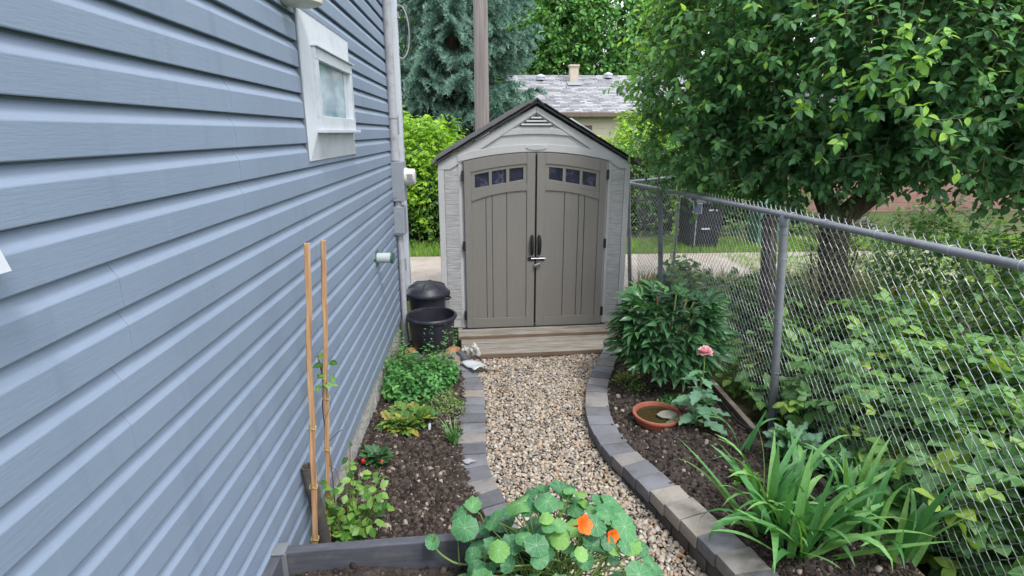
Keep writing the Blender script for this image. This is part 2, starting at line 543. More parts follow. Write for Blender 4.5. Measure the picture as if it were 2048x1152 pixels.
def paver_row(root, front, back, ztop, h, step, off=0.0, jz=.004, shrink=.0045, wts=(4, 3, 2.4, 2.4)):
    """wedge-shaped blocks laid along a curve between its front and back edge"""
    f = resample(smooth_poly([(x, y) for y, x in front]), step)
    b0 = smooth_poly([(x, y) for y, x in back])
    seq = []
    for i in range(len(f) - 1):
        A, B = f[i].copy(), f[i + 1].copy()
        if off: A, B = A * (1 - off) + B * off, B * (1 - off) + (f[min(i + 2, len(f) - 1)]) * off
        t = B - A; L = np.linalg.norm(t)
        if L < .04: continue
        t /= L
        nrm = np.array([-t[1], t[0]])
        seq.append((A, B, t, nrm))
    def backpt(P, n):
        return b0[np.argmin(np.linalg.norm(b0 - P, axis=1))]
    for i, (A, B, t, n) in enumerate(seq):
        Ab, Bb = backpt(A, n), backpt(B, n)
        # neighbours share a joint: pull both sides back a little
        q = [A + t * shrink, B - t * shrink, Bb - t * shrink, Ab + t * shrink]
        if np.linalg.norm(q[2] - q[3]) < .03:
            m_ = (q[2] + q[3]) / 2; q[2] = m_ + t * .03; q[3] = m_ - t * .03
        cx = sum(q) / 4
        zt = float(ztop(cx[1])) + random.uniform(-jz, jz)
        jit = [random.uniform(-.003, .003) for _ in range(4)]
        mb = MB(); tl = [random.uniform(-.002, .002) for _ in range(4)]
        vs_ = [(*(q[k] - cx + n * jit[k]), -h) for k in range(4)] + [(*(q[k] - cx + n * jit[k]), tl[k]) for k in range(4)]
        mb.add(vs_, [(0,3,2,1),(4,5,6,7),(0,1,5,4),(1,2,6,5),(2,3,7,6),(3,0,4,7)])
        o = mb.build('paver', random.choices(PAV, wts)[0], root, smooth=True, bevel=.009, segs=2)
        o.location = (cx[0], cx[1], zt)

edge_l = tag(empty('paver_edging'), 'low curved row of grey and tan pavers between dark soil and pebbles, house side', 'edging')
paver_row(edge_l, LO, LI, lambda y: .042 + .004 * math.sin(y * 5), .09, .142)
wall_r = tag(empty('retaining_wall'), 'low curving two-course paver retaining wall on the fence side of the pebble path', 'retaining wall')
RB = [(y + .02, x + .2) for y, x in RF]
paver_row(wall_r, RF, RB, lambda y: float(itp(RZ, y)), .082, .152, wts=(6, 4, 1.6, 2))
RF2 = [(y, x + .008) for y, x in RF]
PAV_TOP = PAV
PAV = [paver_mat('paver_dark', s2l(92, 88, 88)), paver_mat('paver_umber', s2l(100, 94, 90))] * 2
paver_row(wall_r, RF2, [(y, x - .01) for y, x in RB], lambda y: float(itp(RZ, y)) - .086, .1, .152, off=.5)
PAV = PAV_TOP
# upright end block beside the wooden step
mb = MB(); mb.box((0, 0, 0), (.2, .09, .12)); o = mb.build('paver', PAV[0], wall_r, True, .006); o.location = (1.42, 5.44, .03); o.rotation_euler = (0, 0, R(5))

# ================================================================== wooden step at the shed
SH_TH = math.atan2(.1, 2.07)
SHED = Vector((.62, 6.035, .09))
wood_m, nt, p, _ = new_mat('weathered_wood')
vec = coords(nt, 'Object', (1.2, 16, 16), jitter=True)
g1 = noise(nt, vec, 3.0, 8.0, 0.7)
c = ramp(nt, g1, [(0.3, s2l(78, 70, 62)), (0.44, s2l(140, 134, 126)), (0.6, s2l(168, 162, 154)), (0.8, s2l(192, 187, 180))])
c = mixc(nt, ramp(nt, noise(nt, coords(nt, 'World'), 3.0, 5.0), [(0.5, (0, 0, 0)), (0.72, (.55, .55, .55))]), c, s2l(128, 120, 84))
nt.links.new(c, p.inputs['Base Color']); p.inputs['Roughness'].default_value = 0.85; p.inputs['Specular IOR Level'].default_value = 0.2
bump(nt, p, g1, 0.6, 0.004)
step = tag(empty('wooden_step', SHED, SH_TH), 'weathered plank step below the shed doors at the end of the path', 'step')
for k in range(3):
    mb = MB(); mb.box((0, 0, 0), (2.1, .138, .038))
    o = mb.build('plank', wood_m, step, True, .005); o.location = (.2 + random.uniform(-.01, .01), -.66 + k * .151, -.057 + random.uniform(-.002, .002))
for k in range(2):
    mb = MB(); mb.box((0, 0, 0), (2.16, .16, .04))
    o = mb.build('plank', wood_m, step, True, .006); o.location = (.2, -.205 + k * .166, -.021)
riser_m = mat('fresh_cut_wood', s2l(118, 100, 86), rough=.85, var=.25, nscale=5, stretch=(1, 9, 9), bstr=.3)
for yy_, zz_, hh_ in ((-.735, -.06, .04), (-.2905, -.023, .038)):
    mb = MB(); mb.box((0, 0, 0), (2.13, .008, hh_)); o = mb.build('plank_edge', riser_m, step, False, .002); o.location = (.2, yy_, zz_)
mb = MB(); mb.box((0, 0, 0), (2.08, .04, .08)); o = mb.build('joist', wood_m, step, False, .003); o.location = (.2, -.7, -.118)
mb = MB(); mb.box((0, 0, 0), (2.12, .03, .06)); o = mb.build('joist', wood_m, step, False, .003); o.location = (.2, -.262, -.072)

# ================================================================== house on the left
WX = -.86
side_m, nt, p, _ = new_mat('siding_vinyl')
vec = coords(nt, 'World', (1, 1, 1))
oi = nd(nt, 'ShaderNodeObjectInfo')
grain_v = coords(nt, 'World', (1, 1.6, 22))
g = noise(nt, grain_v, 9.0, 6.0, 0.65)
base = ramp(nt, noise(nt, vec, 1.1, 3.0), [(0.3, s2l(132, 147, 169)), (0.7, s2l(140, 155, 177))])
stain = noise(nt, coords(nt, 'World', (1, 7.0, .8)), 1.6, 5.0, 0.6)
c = mixc(nt, ramp(nt, stain, [(0.56, (0, 0, 0)), (0.75, (.3, .3, .3))]), base, s2l(102, 117, 142))
splash = nd(nt, 'ShaderNodeMapRange'); sz_ = nd(nt, 'ShaderNodeSeparateXYZ'); nt.links.new(vec, sz_.inputs[0]); nt.links.new(sz_.outputs[2], splash.inputs['Value'])
splash.inputs['From Min'].default_value = .9; splash.inputs['From Max'].default_value = .3; splash.inputs['To Min'].default_value = 0; splash.inputs['To Max'].default_value = 1
spn = ramp(nt, noise(nt, vec, 16.0, 7.0, .75), [(0.48, (0, 0, 0)), (0.68, (.5, .5, .5))])
c = mixc(nt, mixc(nt, splash.outputs[0], (0, 0, 0), spn), c, s2l(146, 140, 130))
stk = ramp(nt, noise(nt, coords(nt, 'World', (1, 26.0, .9)), 1.3, 4.0, .6), [(0.6, (0, 0, 0)), (0.78, (.22, .22, .22))])
c = mixc(nt, stk, c, s2l(160, 172, 186))
c = mixc(nt, ramp(nt, g, [(0.35, (.05, .05, .05)), (0.6, (0, 0, 0))]), c, s2l(100, 114, 138))
nt.links.new(c, p.inputs['Base Color']); p.inputs['Roughness'].default_value = 0.5; p.inputs['Specular IOR Level'].default_value = 0.35
bump(nt, p, g, 0.28, 0.003)
stucco_m = mat('stucco', s2l(208, 206, 202), rough=0.95, var=0.22, nscale=45, bstr=1.0, bscale=70, bdist=0.02, spec=0.15, dirt=(s2l(120, 112, 102), 30.0, 0.5, 0.7), kind='World')
white_m = mat('white_trim', s2l(206, 212, 221), rough=0.45, var=0.03, nscale=3, bstr=0.0, spec=0.4, dirt=(s2l(172, 175, 180), 4.0, 0.5, 0.85))
gtrim_m = mat('grey_metal', s2l(146, 152, 160), rough=0.5, var=0.06, nscale=5, bstr=0.08, spec=0.4, metal=0.0, dirt=(s2l(130, 131, 132), 7.0, 0.55, 0.8))
conduit_m = mat('grey_conduit', s2l(176, 178, 184), rough=0.55, var=0.08, nscale=6, bstr=0.1, metal=0.0, dirt=(s2l(140, 137, 134), 9.0, 0.5, 0.75))
roof_m = mat('dark_shingle', s2l(84, 84, 88), rough=0.95, var=0.2, nscale=20, bstr=0.6, bscale=60)

house = tag(empty('house', (WX, 2.4, 0)), 'blue grey lap-sided house wall filling the left side', 'house')
def hchild(o): o.location = Vector(o.location) - Vector((WX, 2.4, 0)); return o
E0, Z0, NROW = .115, .36, 40
PROF = [(-.004, .003), (.0265, 0.0), (.0275, .0025), (.0275, .070), (.0268, .0725), (.0060, .1085), (.0030, .1105), (.0024, .124), (-.004, .124)]
def panel(y0, y1, z, lift):
    """one double course of dutch-lap siding"""
    mb = MB()
    for k in range(2):
        pr = [(WX + x + lift, z + k * E0 + dz) for x, dz in PROF]
        vs_ = []
        for yy in (y0, y1): vs_ += [(x - WX, yy - 2.4, zz) for x, zz in pr]
        n = len(pr)
        fs_ = [(i, i + 1, i + 1 + n, i + n) for i in range(n - 1)]
        mb.add(vs_, fs_ + [tuple(range(n))[::-1], tuple(range(n, 2 * n))])
    return mb.build('siding_panel', side_m, house)
seams = {16: 2.02, 14: 2.02, 12: 1.28, 10: 1.22, 8: 3.6, 6: 2.9, 4: 3.3, 2: 2.5, 0: 4.2}
for r in range(0, NROW, 2):
    z = Z0 + r * E0
    sy = seams.get(r, 1.2 + (r * 1.37) % 3.6)
    panel(-4.0, sy + .02, z, 0.0)
    panel(sy, 5.66, z, .0013)
# wall behind, foundation, corner, roof
mb = MB(); mb.box((-3.0, -1.6, 2.7), (5.98, 9.8, 4.7)); o = mb.build('wall_core', side_m, house)
fv = []; nfu, nfv = 220, 22
for j in range(nfv):
    for i in range(nfu):
        y = -1.6 + (5.68 + 1.6) * i / (nfu - 1); z = -.1 + .52 * j / (nfv - 1)
        d = abs(mnoise.noise(Vector((y * 26, z * 26, 1.7)))) * .014 + abs(mnoise.noise(Vector((y * 60, z * 60, 4.7)))) * .006
        fv.append((.002 + d, y - 2.4, z))
idx = np.arange(nfu * nfv).reshape(nfv, nfu)
ff = np.stack([idx[:-1, :-1], idx[:-1, 1:], idx[1:, 1:], idx[1:, :-1]], -1).reshape(-1, 4)
o = link('foundation', np_mesh('foundation', np.array(fv), ff), stucco_m, house)
mb = MB(); mb.box((-.055, 3.33, 2.7), (.1, .12, 4.68)); mb.build('corner_post', white_m, house, True, .006)
mb = MB(); mb.prism([(-6.6, 4.95), (.45, 4.95), (.45, 5.08), (-3.0, 6.8), (-6.6, 5.08)], -7.2, 3.8, 'y'); mb.build('roof', roof_m, house)
# downspout behind the corner
mb = MB(); mb.box((.06, 3.52, 2.75), (.075, .1, 4.3)); mb.tube([(.06, 3.52, .64), (.06, 3.52, .56), (.1, 3.52, .48), (.22, 3.5, .36)], .05, 8)
mb.build('downspout', white_m, house, True, .008)

# window in its pressed metal surround
glass_m, nt, p, _ = new_mat('window_glass')
vec = coords(nt, 'Object', (1, 2.2, 6.0))
c = ramp(nt, noise(nt, vec, 2.2, 1.0), [(0.35, s2l(120, 150, 165)), (0.65, s2l(168, 194, 204))])
nt.links.new(c, p.inputs['Base Color']); p.inputs['Roughness'].default_value = 0.08; p.inputs['Specular IOR Level'].default_value = 0.8
win = tag(empty('window', (.0, 0, 0)), 'small white framed window in a bright metal surround'); win.parent = house
def wbox(name, y0, y1, z0, z1, x0, x1, m, bev=.003, par=None):
    mb = MB(); mb.box(((x0 + x1) / 2, (y0 + y1) / 2 - 2.4, (z0 + z1) / 2), (x1 - x0, y1 - y0, z1 - z0))
    return mb.build(name, m, par or win, False, bev)
def wpoly(name, pts, m, th=.004):
    """sheet metal flashing: a thin folded quad, (y, z, x) corners"""
    mb = MB(); a = [(x, y - 2.4, z) for y, z, x in pts]; b = [(x - th, y - 2.4, z) for y, z, x in pts]
    n = len(a); mb.add(a + b, [tuple(range(n)), tuple(range(2 * n - 1, n - 1, -1))] + [(i, i + n, (i + 1) % n + n, (i + 1) % n) for i in range(n)])
    return mb.build(name, m, win)
oy0, oy1, oz0, oz1 = 2.85, 3.88, 2.12, 2.80      # outer edge of the surround
iy0, iy1, iz0, iz1 = 2.955, 3.775, 2.262, 2.655     # window unit
xo, xi = .036, .055
jch_m = mat('window_channel', s2l(120, 126, 138), rough=.6, bstr=0)  # J-channel, its darker grey also stands in for the shadow outline
for a0, a1, b0, b1 in ((oy0 - .022, oy0 - .009, oz0 - .02, oz1 + .02), (oy1 + .009, oy1 + .022, oz0 - .02, oz1 + .02), (oy0 - .022, oy1 + .022, oz1 + .009, oz1 + .022)):
    wbox('channel', a0, a1, b0, b1, .0, .031, jch_m, .001)
wpoly('surround_side', [(oy0, oz0, xo), (iy0, iz0, xi), (iy0, iz1, xi), (oy0, oz1, xo)], white_m)
wpoly('surround_side', [(oy1, oz0, xo), (oy1, oz1, xo), (iy1, iz1, xi), (iy1, iz0, xi)], white_m)
wpoly('surround_head', [(oy0, oz1, xo), (iy0, iz1, xi), (iy1, iz1, xi), (oy1, oz1, xo)], white_m)
wpoly('surround_apron', [(oy0, oz0, xo), (oy1, oz0, xo), (iy1, iz0, xi), (iy0, iz0, xi)], white_m)
for a0, a1, b0, b1 in ((oy0 - .008, oy1 + .008, oz1 - .006, oz1 + .008), (oy0 - .008, oy1 + .008, oz0 - .008, oz0 + .006)):
    wbox('surround_lip', a0, a1, b0, b1, .0, .036, white_m, .002)
for a0, a1 in ((oy0 - .008, oy0 + .006), (oy1 - .006, oy1 + .008)):
    wbox('surround_lip', a0, a1, oz0, oz1, .0, .034, white_m, .002)
fw_ = .055
wbox('window_frame', iy0, iy1, iz1 - fw_, iz1, .03, .074, white_m)
wbox('window_frame', iy0, iy1, iz0, iz0 + fw_ + .015, .03, .074, white_m)
wbox('window_frame', iy0, iy0 + fw_, iz0 + fw_, iz1 - fw_, .03, .073, white_m)
wbox('window_frame', iy1 - fw_, iy1, iz0 + fw_, iz1 - fw_, .03, .073, white_m)
wbox('window_sill', iy0 - .01, iy1 + .015, iz0 - .014, iz0 + .004, .04, .1, white_m)
wbox('window_drip_cap', iy0 - .005, iy1 + .01, iz1 + .001, iz1 + .008, .05, .088, white_m, .002)
wbox('pane', iy0 + fw_, iy1 - fw_, iz0 + fw_ + .015, iz1 - fw_, .035, .046, glass_m, 0)
blind_m = mat('blind', s2l(196, 206, 214), rough=.7, var=.03, bstr=0)
wbox('pane_strip', iy1 - fw_ - .09, iy1 - fw_, iz0 + fw_ + .015, iz1 - fw_, .047, .0495, blind_m, 0)

# plumbing stub with green flange
pvc_m = mat('white_pvc', s2l(186, 194, 196), rough=.4, var=.04, bstr=0)
green_m = mat('green_plastic', s2l(58, 104, 92), rough=.5, var=.08, bstr=0)
vent = tag(empty('vent_pipe', (WX + .017, 4.42, 1.27)), 'short white pipe sticking out of the siding through a green flange', 'pipe')
mb = MB(); mb.tube([(.0, 0, 0), (.135, -.005, 0)], .042, 20); mb.build('pipe', pvc_m, vent, True)
mb = MB(); mb.tube([(.128, -.004, 0), (.145, -.005, 0)], .046, 20); mb.build('pipe_end', green_m, vent, True)
mb = MB(); mb.box((.008, 0, 0), (.016, .13, .13)); mb.build('flange', green_m, vent, False, .006)

# electric service: meter, breaker box and conduits
es = tag(empty('electric_meter', (WX + .015, 5.55, 0)), 'grey electric meter and boxes on vertical conduits at the house corner', 'electric meter')
mb = MB(); mb.tube([(.045, -.04, 1.98), (.045, -.04, 4.6)], .041, 14); mb.build('conduit', conduit_m, es, True)
mb = MB(); mb.tube([(.045, -.04, 1.99), (.045, -.04, 2.1)], .05, 14); mb.tube([(.045, -.04, 2.38), (.045, -.04, 2.41)], .047, 14); mb.build('conduit_coupling', conduit_m, es, True)
mb = MB(); mb.tube([(.035, .1, 2.4), (.035, .1, 4.6)], .02, 10); mb.build('conduit', conduit_m, es, True)
mb = MB(); mb.box((.04, .12, 2.32), (.07, .07, .18)); mb.build('junction_box', gtrim_m, es, False, .006)
mb = MB(); mb.box((.062, .03, 1.79), (.125, .24, .38)); mb.build('meter_box', gtrim_m, es, False, .008)
mb = MB(); mb.tube([(.03, -.091, 1.67), (.03, -.096, 1.67)], .035, 20); mb.build('knockout', gtrim_m, es, True)
mdial_m = mat('meter_glass', s2l(214, 214, 212), rough=.12, var=.05, bstr=0, spec=.6)
mb = MB(); mb.tube([(.124, .03, 1.83), (.15, .03, 1.83), (.152, .03, 1.83), (.215, .03, 1.83), (.225, .03, 1.83)], [.088, .088, .08, .078, .066], 24); dial = mb.build('meter_dial', mdial_m, es, True)
mb = MB(); mb.box((.17, -.0502, 1.835), (.07, .004, .05)); mb.build('nameplate', mat('meter_plate', s2l(150, 150, 146), bstr=0), dial)
mb = MB(); mb.box((.055, .0, 1.405), (.11, .17, .28)); bb = mb.build('breaker_box', gtrim_m, es, False, .007)
mb = MB(); mb.box((.055, -.089, 1.395), (.1, .008, .22)); mb.build('cover', gtrim_m, bb, False, .004)
mb = MB(); mb.tube([(.05, -.03, 1.54), (.05, -.03, 1.61)], .036, 14); mb.build('nipple', conduit_m, es, True)
mb = MB(); mb.tube([(.05, -.02, .03), (.05, -.02, 1.27)], .03, 14); mb.build('conduit', conduit_m, es, True)
mb = MB(); mb.tube([(.05, -.02, .02), (.05, -.02, .17)], .038, 14); mb.build('conduit_coupling', conduit_m, es, True)
mb = MB(); mb.box((.05, .09, .93), (.06, .06, .13)); mb.build('junction_box', gtrim_m, es, False, .006)

# lamp above the window and a white hood at the frame's edge
lampm = mat('lamp_shade', s2l(226, 222, 206), rough=.5, var=.04, bstr=0)
wlmp = tag(empty('wall_lamp', (WX + .1, 2.70, 2.86)), 'round cream wall lamp just above the window, cut by the top edge', 'lamp')
mb = MB(); mb.lathe([(.0, -.072), (.065, -.076), (.088, -.066), (.092, -.045), (.092, .12), (.0, .13)], 28); mb.build('shade', lampm, wlmp, True)
mb = MB(); mb.box((-.05, 0, .05), (.1, .05, .05)); mb.build('bracket', lampm, wlmp, False, .005)
hood = tag(empty('vent_hood', (WX + .017, .832, 2.10)), 'white vent hood on the siding at the left picture edge', 'vent')
mb = MB(); mb.prism([(-.13, -.1), (.13, -.1), (.13, .1), (-.13, .1)], 0, .012, 'x'); mb.build('back_plate', white_m, hood)
mb = MB(); mb.add([(.012,-.11,.08),(.012,.11,.08),(.012,.11,-.08),(.012,-.11,-.08),(.07,.1,-.07),(.07,-.1,-.07),(.03,.1,.08),(.03,-.1,.08)],
                  [(0,1,6,7),(7,6,4,5),(1,2,4,6),(0,7,5,3),(3,5,4,2)]); mb.build('hood', white_m, hood)
# loop of cable at the corner
cab = tag(empty('cable_loop', (WX + .1, 5.95, 3.15)), 'loop of black and grey cable hanging at the house corner', 'cable')
for k, (rr, cm) in enumerate(((.13, s2l(30, 30, 32)), (.15, s2l(170, 172, 172)), (.14, s2l(60, 70, 66)))):
    mb = MB(); pts = []
    for i in range(28):
        a = R(-200) + R(400) * i / 27
        pts.append((math.sin(a) * rr * .55 + .02 * k, .01 * k + .012 * math.sin(a * 2), .05 - math.cos(a) * rr * 1.6))
    mb.tube(pts, .007, 6); mb.build('cable', mat('cable_%d' % k, cm, bstr=0), cab, True)
mb = MB(); mb.box((-.03, 0, .2), (.08, .05, .06)); mb.build('cable_clamp', gtrim_m, cab, False, .005)
# ================================================================== garden shed
shed_m = mat('shed_resin', s2l(186, 186, 187), rough=0.6, var=0.04, nscale=4, bstr=0.12, bscale=140, bdist=0.002, dirt=(s2l(170, 169, 168), 2.5, 0.5, 0.8))
shedw_m, nt, p, _ = new_mat('shed_woodgrain')
vec = coords(nt, 'Object', (1, 1, 9), jitter=True); g = noise(nt, vec, 9.0, 5.0)
nt.links.new(ramp(nt, g, [(0.35, s2l(160, 160, 160)), (0.65, s2l(192, 192, 192))]), p.inputs['Base Color']); p.inputs['Roughness'].default_value = .65
bump(nt, p, g, .9, .008)
door_m, nt, p, _ = new_mat('door_resin')
vec = coords(nt, 'Object', (26, 1, .8)); g = noise(nt, vec, 4.0, 5.0)
c = ramp(nt, g, [(0.3, s2l(122, 118, 113)), (0.7, s2l(130, 126, 120))])
c = mixc(nt, ramp(nt, noise(nt, coords(nt, 'World'), 6.0, 6.0), [(0.58, (0, 0, 0)), (0.8, (.25, .25, .25))]), c, s2l(150, 146, 140))
nt.links.new(c, p.inputs['Base Color']); p.inputs['Roughness'].default_value = .55; bump(nt, p, g, .2, .002)
black_m = mat('black_plastic', s2l(38, 38, 40), rough=.45, var=.15, nscale=6, bstr=.06)
sroof_m = mat('shed_roof', s2l(58, 56, 58), rough=.8, var=.15, nscale=10, bstr=.3, bscale=40)
chrome_m = mat('bolt_steel', s2l(180, 180, 184), rough=.25, var=.05, bstr=0, metal=.9)
spane_m, nt, p, _ = new_mat('shed_pane')
vec = coords(nt, 'Object', (1, 1, 1)); n1 = noise(nt, vec, 9.0, 3.0)
nt.links.new(ramp(nt, n1, [(0.4, s2l(30, 31, 52)), (0.58, s2l(44, 45, 74)), (0.62, s2l(86, 88, 108)), (0.68, s2l(40, 41, 68))]), p.inputs['Base Color'])
p.inputs['Roughness'].default_value = .06; p.inputs['Specular IOR Level'].default_value = .6

shed = tag(empty('garden_shed', SHED, SH_TH), 'taupe resin garden shed with arched double doors at the end of the path', 'shed')
HW, WT, PK = 1.045, 1.85, 2.45
arch = lambda x: 1.95 - .087 * (x / .77) ** 2
def band(name, x0, x1, lo, hi, y0, y1, m, par, n=10, bev=.004):
    xs = [x0 + (x1 - x0) * i / n for i in range(n + 1)]
    mb = MB(); mb.prism([(x, lo(x)) for x in xs] + [(x, hi(x)) for x in reversed(xs)], y0, y1, 'y')
    return mb.build(name, m, par, False, bev)
K = lambda c_: (lambda x: c_)
slope = (PK - WT) / HW
rl = lambda x: PK - abs(x) * slope
mb = MB(); mb.box((0, 1.0, WT / 2), (2 * HW - .02, 1.88, WT)); mb.build('wall', shed_m, shed)
mb = MB(); mb.prism([(-HW, .0), (HW, .0), (HW, WT), (0, PK - .02), (-HW, WT)], .0, .055, 'y'); mb.build('front_wall', shed_m, shed, False, .008)
mb = MB(); mb.box((0, -.01, -.012), (1.66, .12, .03)); mb.build('base_gap_strip', black_m, shed)  # base box, coloured black for the shaded gap line below the doors
for s in (-1, 1):
    a, b = sorted((s * (HW + .005), s * (HW - .06)))
    band('corner_trim', a, b, K(.0), K(WT - .03), -.018, .0, shed_m, shed, 1, .006)
    a, b = sorted((s * .80, s * .835))
    band('door_jamb', a, b, K(.0), K(1.86), -.014, .0, shed_m, shed, 1, .004)
    n = 14
    for k in range(n):
        z0 = .10 + k * (1.67 / n)
        mb = MB(); mb.box((0, 0, 0), (.146, .012, 1.67 / n - .005))
        o = mb.build('shingle', shedw_m, shed, False, .002); o.location = (s * .908, -.006, z0 + .06); o.rotation_euler = (R(5), 0, 0)
    # rake board under the roof
    mb = MB(); e = .065
    mb.prism([(0, PK - .025), (s * HW, WT - .02), (s * HW, WT - .02 - .05), (s * (HW - .12), WT - .02 - .05 + .0), (0, PK - .025 - e)] if s > 0 else
             [(0, PK - .025), (0, PK - .025 - e), (s * (HW - .12), WT - .07), (s * HW, WT - .07), (s * HW, WT - .02)], -.022, .0, 'y')
    mb.build('rake_board', shed_m, shed, False, .006)
band('door_header', -.84, .84, lambda x: arch(x) + .012, lambda x: arch(x) + .092, -.03, .0, shed_m, shed, 20, .006)
mb = MB(); mb.prism([(math.cos(a) * .115, 2.008 + math.sin(a) * .03) for a in np.linspace(0, 2 * math.pi, 28, endpoint=False)], -.038, -.028, 'y'); mb.build('emblem', shed_m, shed, False, .004)
# louvred vent in the gable
mb = MB(); mb.prism([(-.40, 2.12), (-.2,2.138), (0,2.145), (.2,2.138), (.40, 2.12), (.25, 2.20), (-.25, 2.20)], -.016, .0, 'y'); mb.build('vent_shelf', shed_m, shed, False, .005)
vb = MB(); vb.prism([(-.19, 2.222), (.19, 2.222), (0, 2.342)], -.004, .0, 'y'); vnt = vb.build('vent', black_m, shed)
for k in range(3):
    z = 2.228 + k * .034; hw = max(.03, .17 - (z - 2.222) * 1.55)
    mb = MB(); mb.box((0, -.012, z + .012), (2 * hw, .016, .017), Matrix.Rotation(R(-25), 3, 'X')); mb.build('louvre', shed_m, vnt, False, .002)
# roof
roof = None
for s in (-1, 1):
    d = Vector((s * (HW + .075), 0, -(HW + .075) * slope)); L = d.length
    mb = MB(); mb.box((0, 0, 0), (L, 2.02, .022))
    o = mb.build('roof', sroof_m, shed, False, .006)
    o.rotation_euler = (0, math.atan2(slope, 1) * s, 0)
    o.location = (s * (HW + .075) / 2, .95, PK - (HW + .075) / 2 * slope + .016)
    if s > 0:
        mb2 = MB(); mb2.box((s * .12 - .2, -.6, .04), (.3, .5, .05)); mb2.build('skylight', white_m, o, False, .015)
    for k in range(5):
        mb2 = MB(); mb2.box((s * (-.46 + k * .23), -.02, .026), (.225, 2.0, .008), Matrix.Rotation(R(1.2 * s), 3, 'Y')); mb2.build('shingle_course', sroof_m, o)
mb = MB(); mb.prism([(-.07, PK - .025), (0, PK + .035), (.07, PK - .025), (.07, PK + .0), (0, PK + .06), (-.07, PK + .0)], -.07, 1.97, 'y'); mb.build('ridge_cap', sroof_m, shed, False, .004)

# doors
def make_door(s):
    d = empty('door'); d.parent = shed
    X = lambda a: s * a
    o_, i_ = .775, .010
    def bnd(name, xa, xb, lo, hi, y0, y1, m, par=d, n=10, bev=.004):
        a, b = sorted((X(xa), X(xb)))
        return band(name, a, b, lambda x: lo(abs(x)), lambda x: hi(abs(x)), y0, y1, m, par, n, bev)
    A = lambda x: 1.95 - .087 * (x / .77) ** 2
    # slab with true window holes: stiles, rails and planks around them
    wl_ = lambda x: 1.535 + .1 * (.70 - x) / .6       # lower edge of window field
    wh_ = lambda x: A(x) - .125 + .015 * (.70 - x) / .6
    pt_ = lambda x: 1.445 + .11 * (1 - ((x - .1) / .6) ** 2)
    bnd('stile', o_, .70, K(.005), A, -.05, -.004, door_m)
    bnd('stile', .10, i_, K(.005), A, -.05, -.004, door_m)
    bnd('bottom_rail', .70, .10, K(.005), K(.118), -.05, -.004, door_m, n=1)
    bnd('top_rail', .70, .10, wh_, A, -.05, -.004, door_m)
    bnd('middle_rail', .70, .10, pt_, wl_, -.05, -.004, door_m)
    for xa, xb in ((.70, .548), (.542, .48), (.474, .322), (.316, .10)):
        bnd('plank', xa, xb, K(.118), pt_, -.036, -.006, door_m, n=4, bev=.003)
    # window: field with three panes
    wf = empty('door_window'); wf.parent = d
    pl = lambda x: wl_(x) + .045; ph = lambda x: wh_(x) - .035
    bnd('frame', .70, .10, wl_, pl, -.040, -.008, door_m, wf)
    bnd('frame', .70, .10, ph, wh_, -.040, -.008, door_m, wf)
    for xa, xb in ((.70, .66), (.51, .478), (.324, .29), (.14, .10)):
        bnd('frame', xa, xb, pl, ph, -.0395, -.008, door_m, wf, n=2, bev=.002)
    for xa, xb in ((.66, .51), (.478, .324), (.29, .14)):
        bnd('pane', xa, xb, pl, ph, -.018, -.012, spane_m, wf, n=3, bev=0)
    for z in (1.72, .96, .16):
        mb = MB(); mb.box((X(.787), -.045, z), (.028, .03, .1)); mb.box((X(.787), -.058, z), (.014, .014, .11)); mb.build('hinge', black_m, d, False, .003)
    hx = X(.04)
    pts = [(hx, -.05, 1.06), (hx, -.085, 1.05), (hx + X(.003), -.1, 1.0), (hx + X(.002), -.098, .93), (hx, -.08, .865), (hx, -.05, .855)]
    q = smooth_poly(pts, 2)
    mb = MB(); mb.tube(q, [.014 + .005 * math.sin(i / len(q) * 3.1) for i in range(len(q))], 8); mb.build('handle', black_m, d, True)
    return d
dl = make_door(-1); dr = make_door(1)
mb = MB(); mb.box((0, -.003, .98), (.03, .004, 1.9)); mb.build('door_gap_shade', black_m, shed)  # black strip standing in for the shade in the gap between the doors
# slide bolt and padlock
mb = MB(); mb.box((-.05, -.054, .80), (.075, .008, .04)); mb.build('bolt_plate', black_m, dl, False, .002)
mb = MB(); mb.box((.055, -.054, .80), (.09, .008, .045)); mb.build('bolt_plate', black_m, dr, False, .002)
mb = MB(); mb.tube([(-.05, -.066, .806), (.11, -.066, .806)], .008, 10); mb.build('bolt', chrome_m, dl, True)
pk = tag(empty('padlock', SHED + Matrix.Rotation(SH_TH, 3, 'Z') @ Vector((.02, -.075, .735)), SH_TH), 'small steel padlock hanging on the shed door bolt', 'padlock')
mb = MB(); mb.box((0, 0, 0), (.075, .026, .034), Matrix.Rotation(R(-18), 3, 'Y')); mb.build('body', chrome_m, pk, False, .006)
mb = MB(); mb.tube([(-.012, .0, .01), (-.014, 0, .045), (.0, .003, .065), (.022, 0, .05), (.024, 0, .0)], .0055, 8); mb.build('shackle', chrome_m, pk, True)

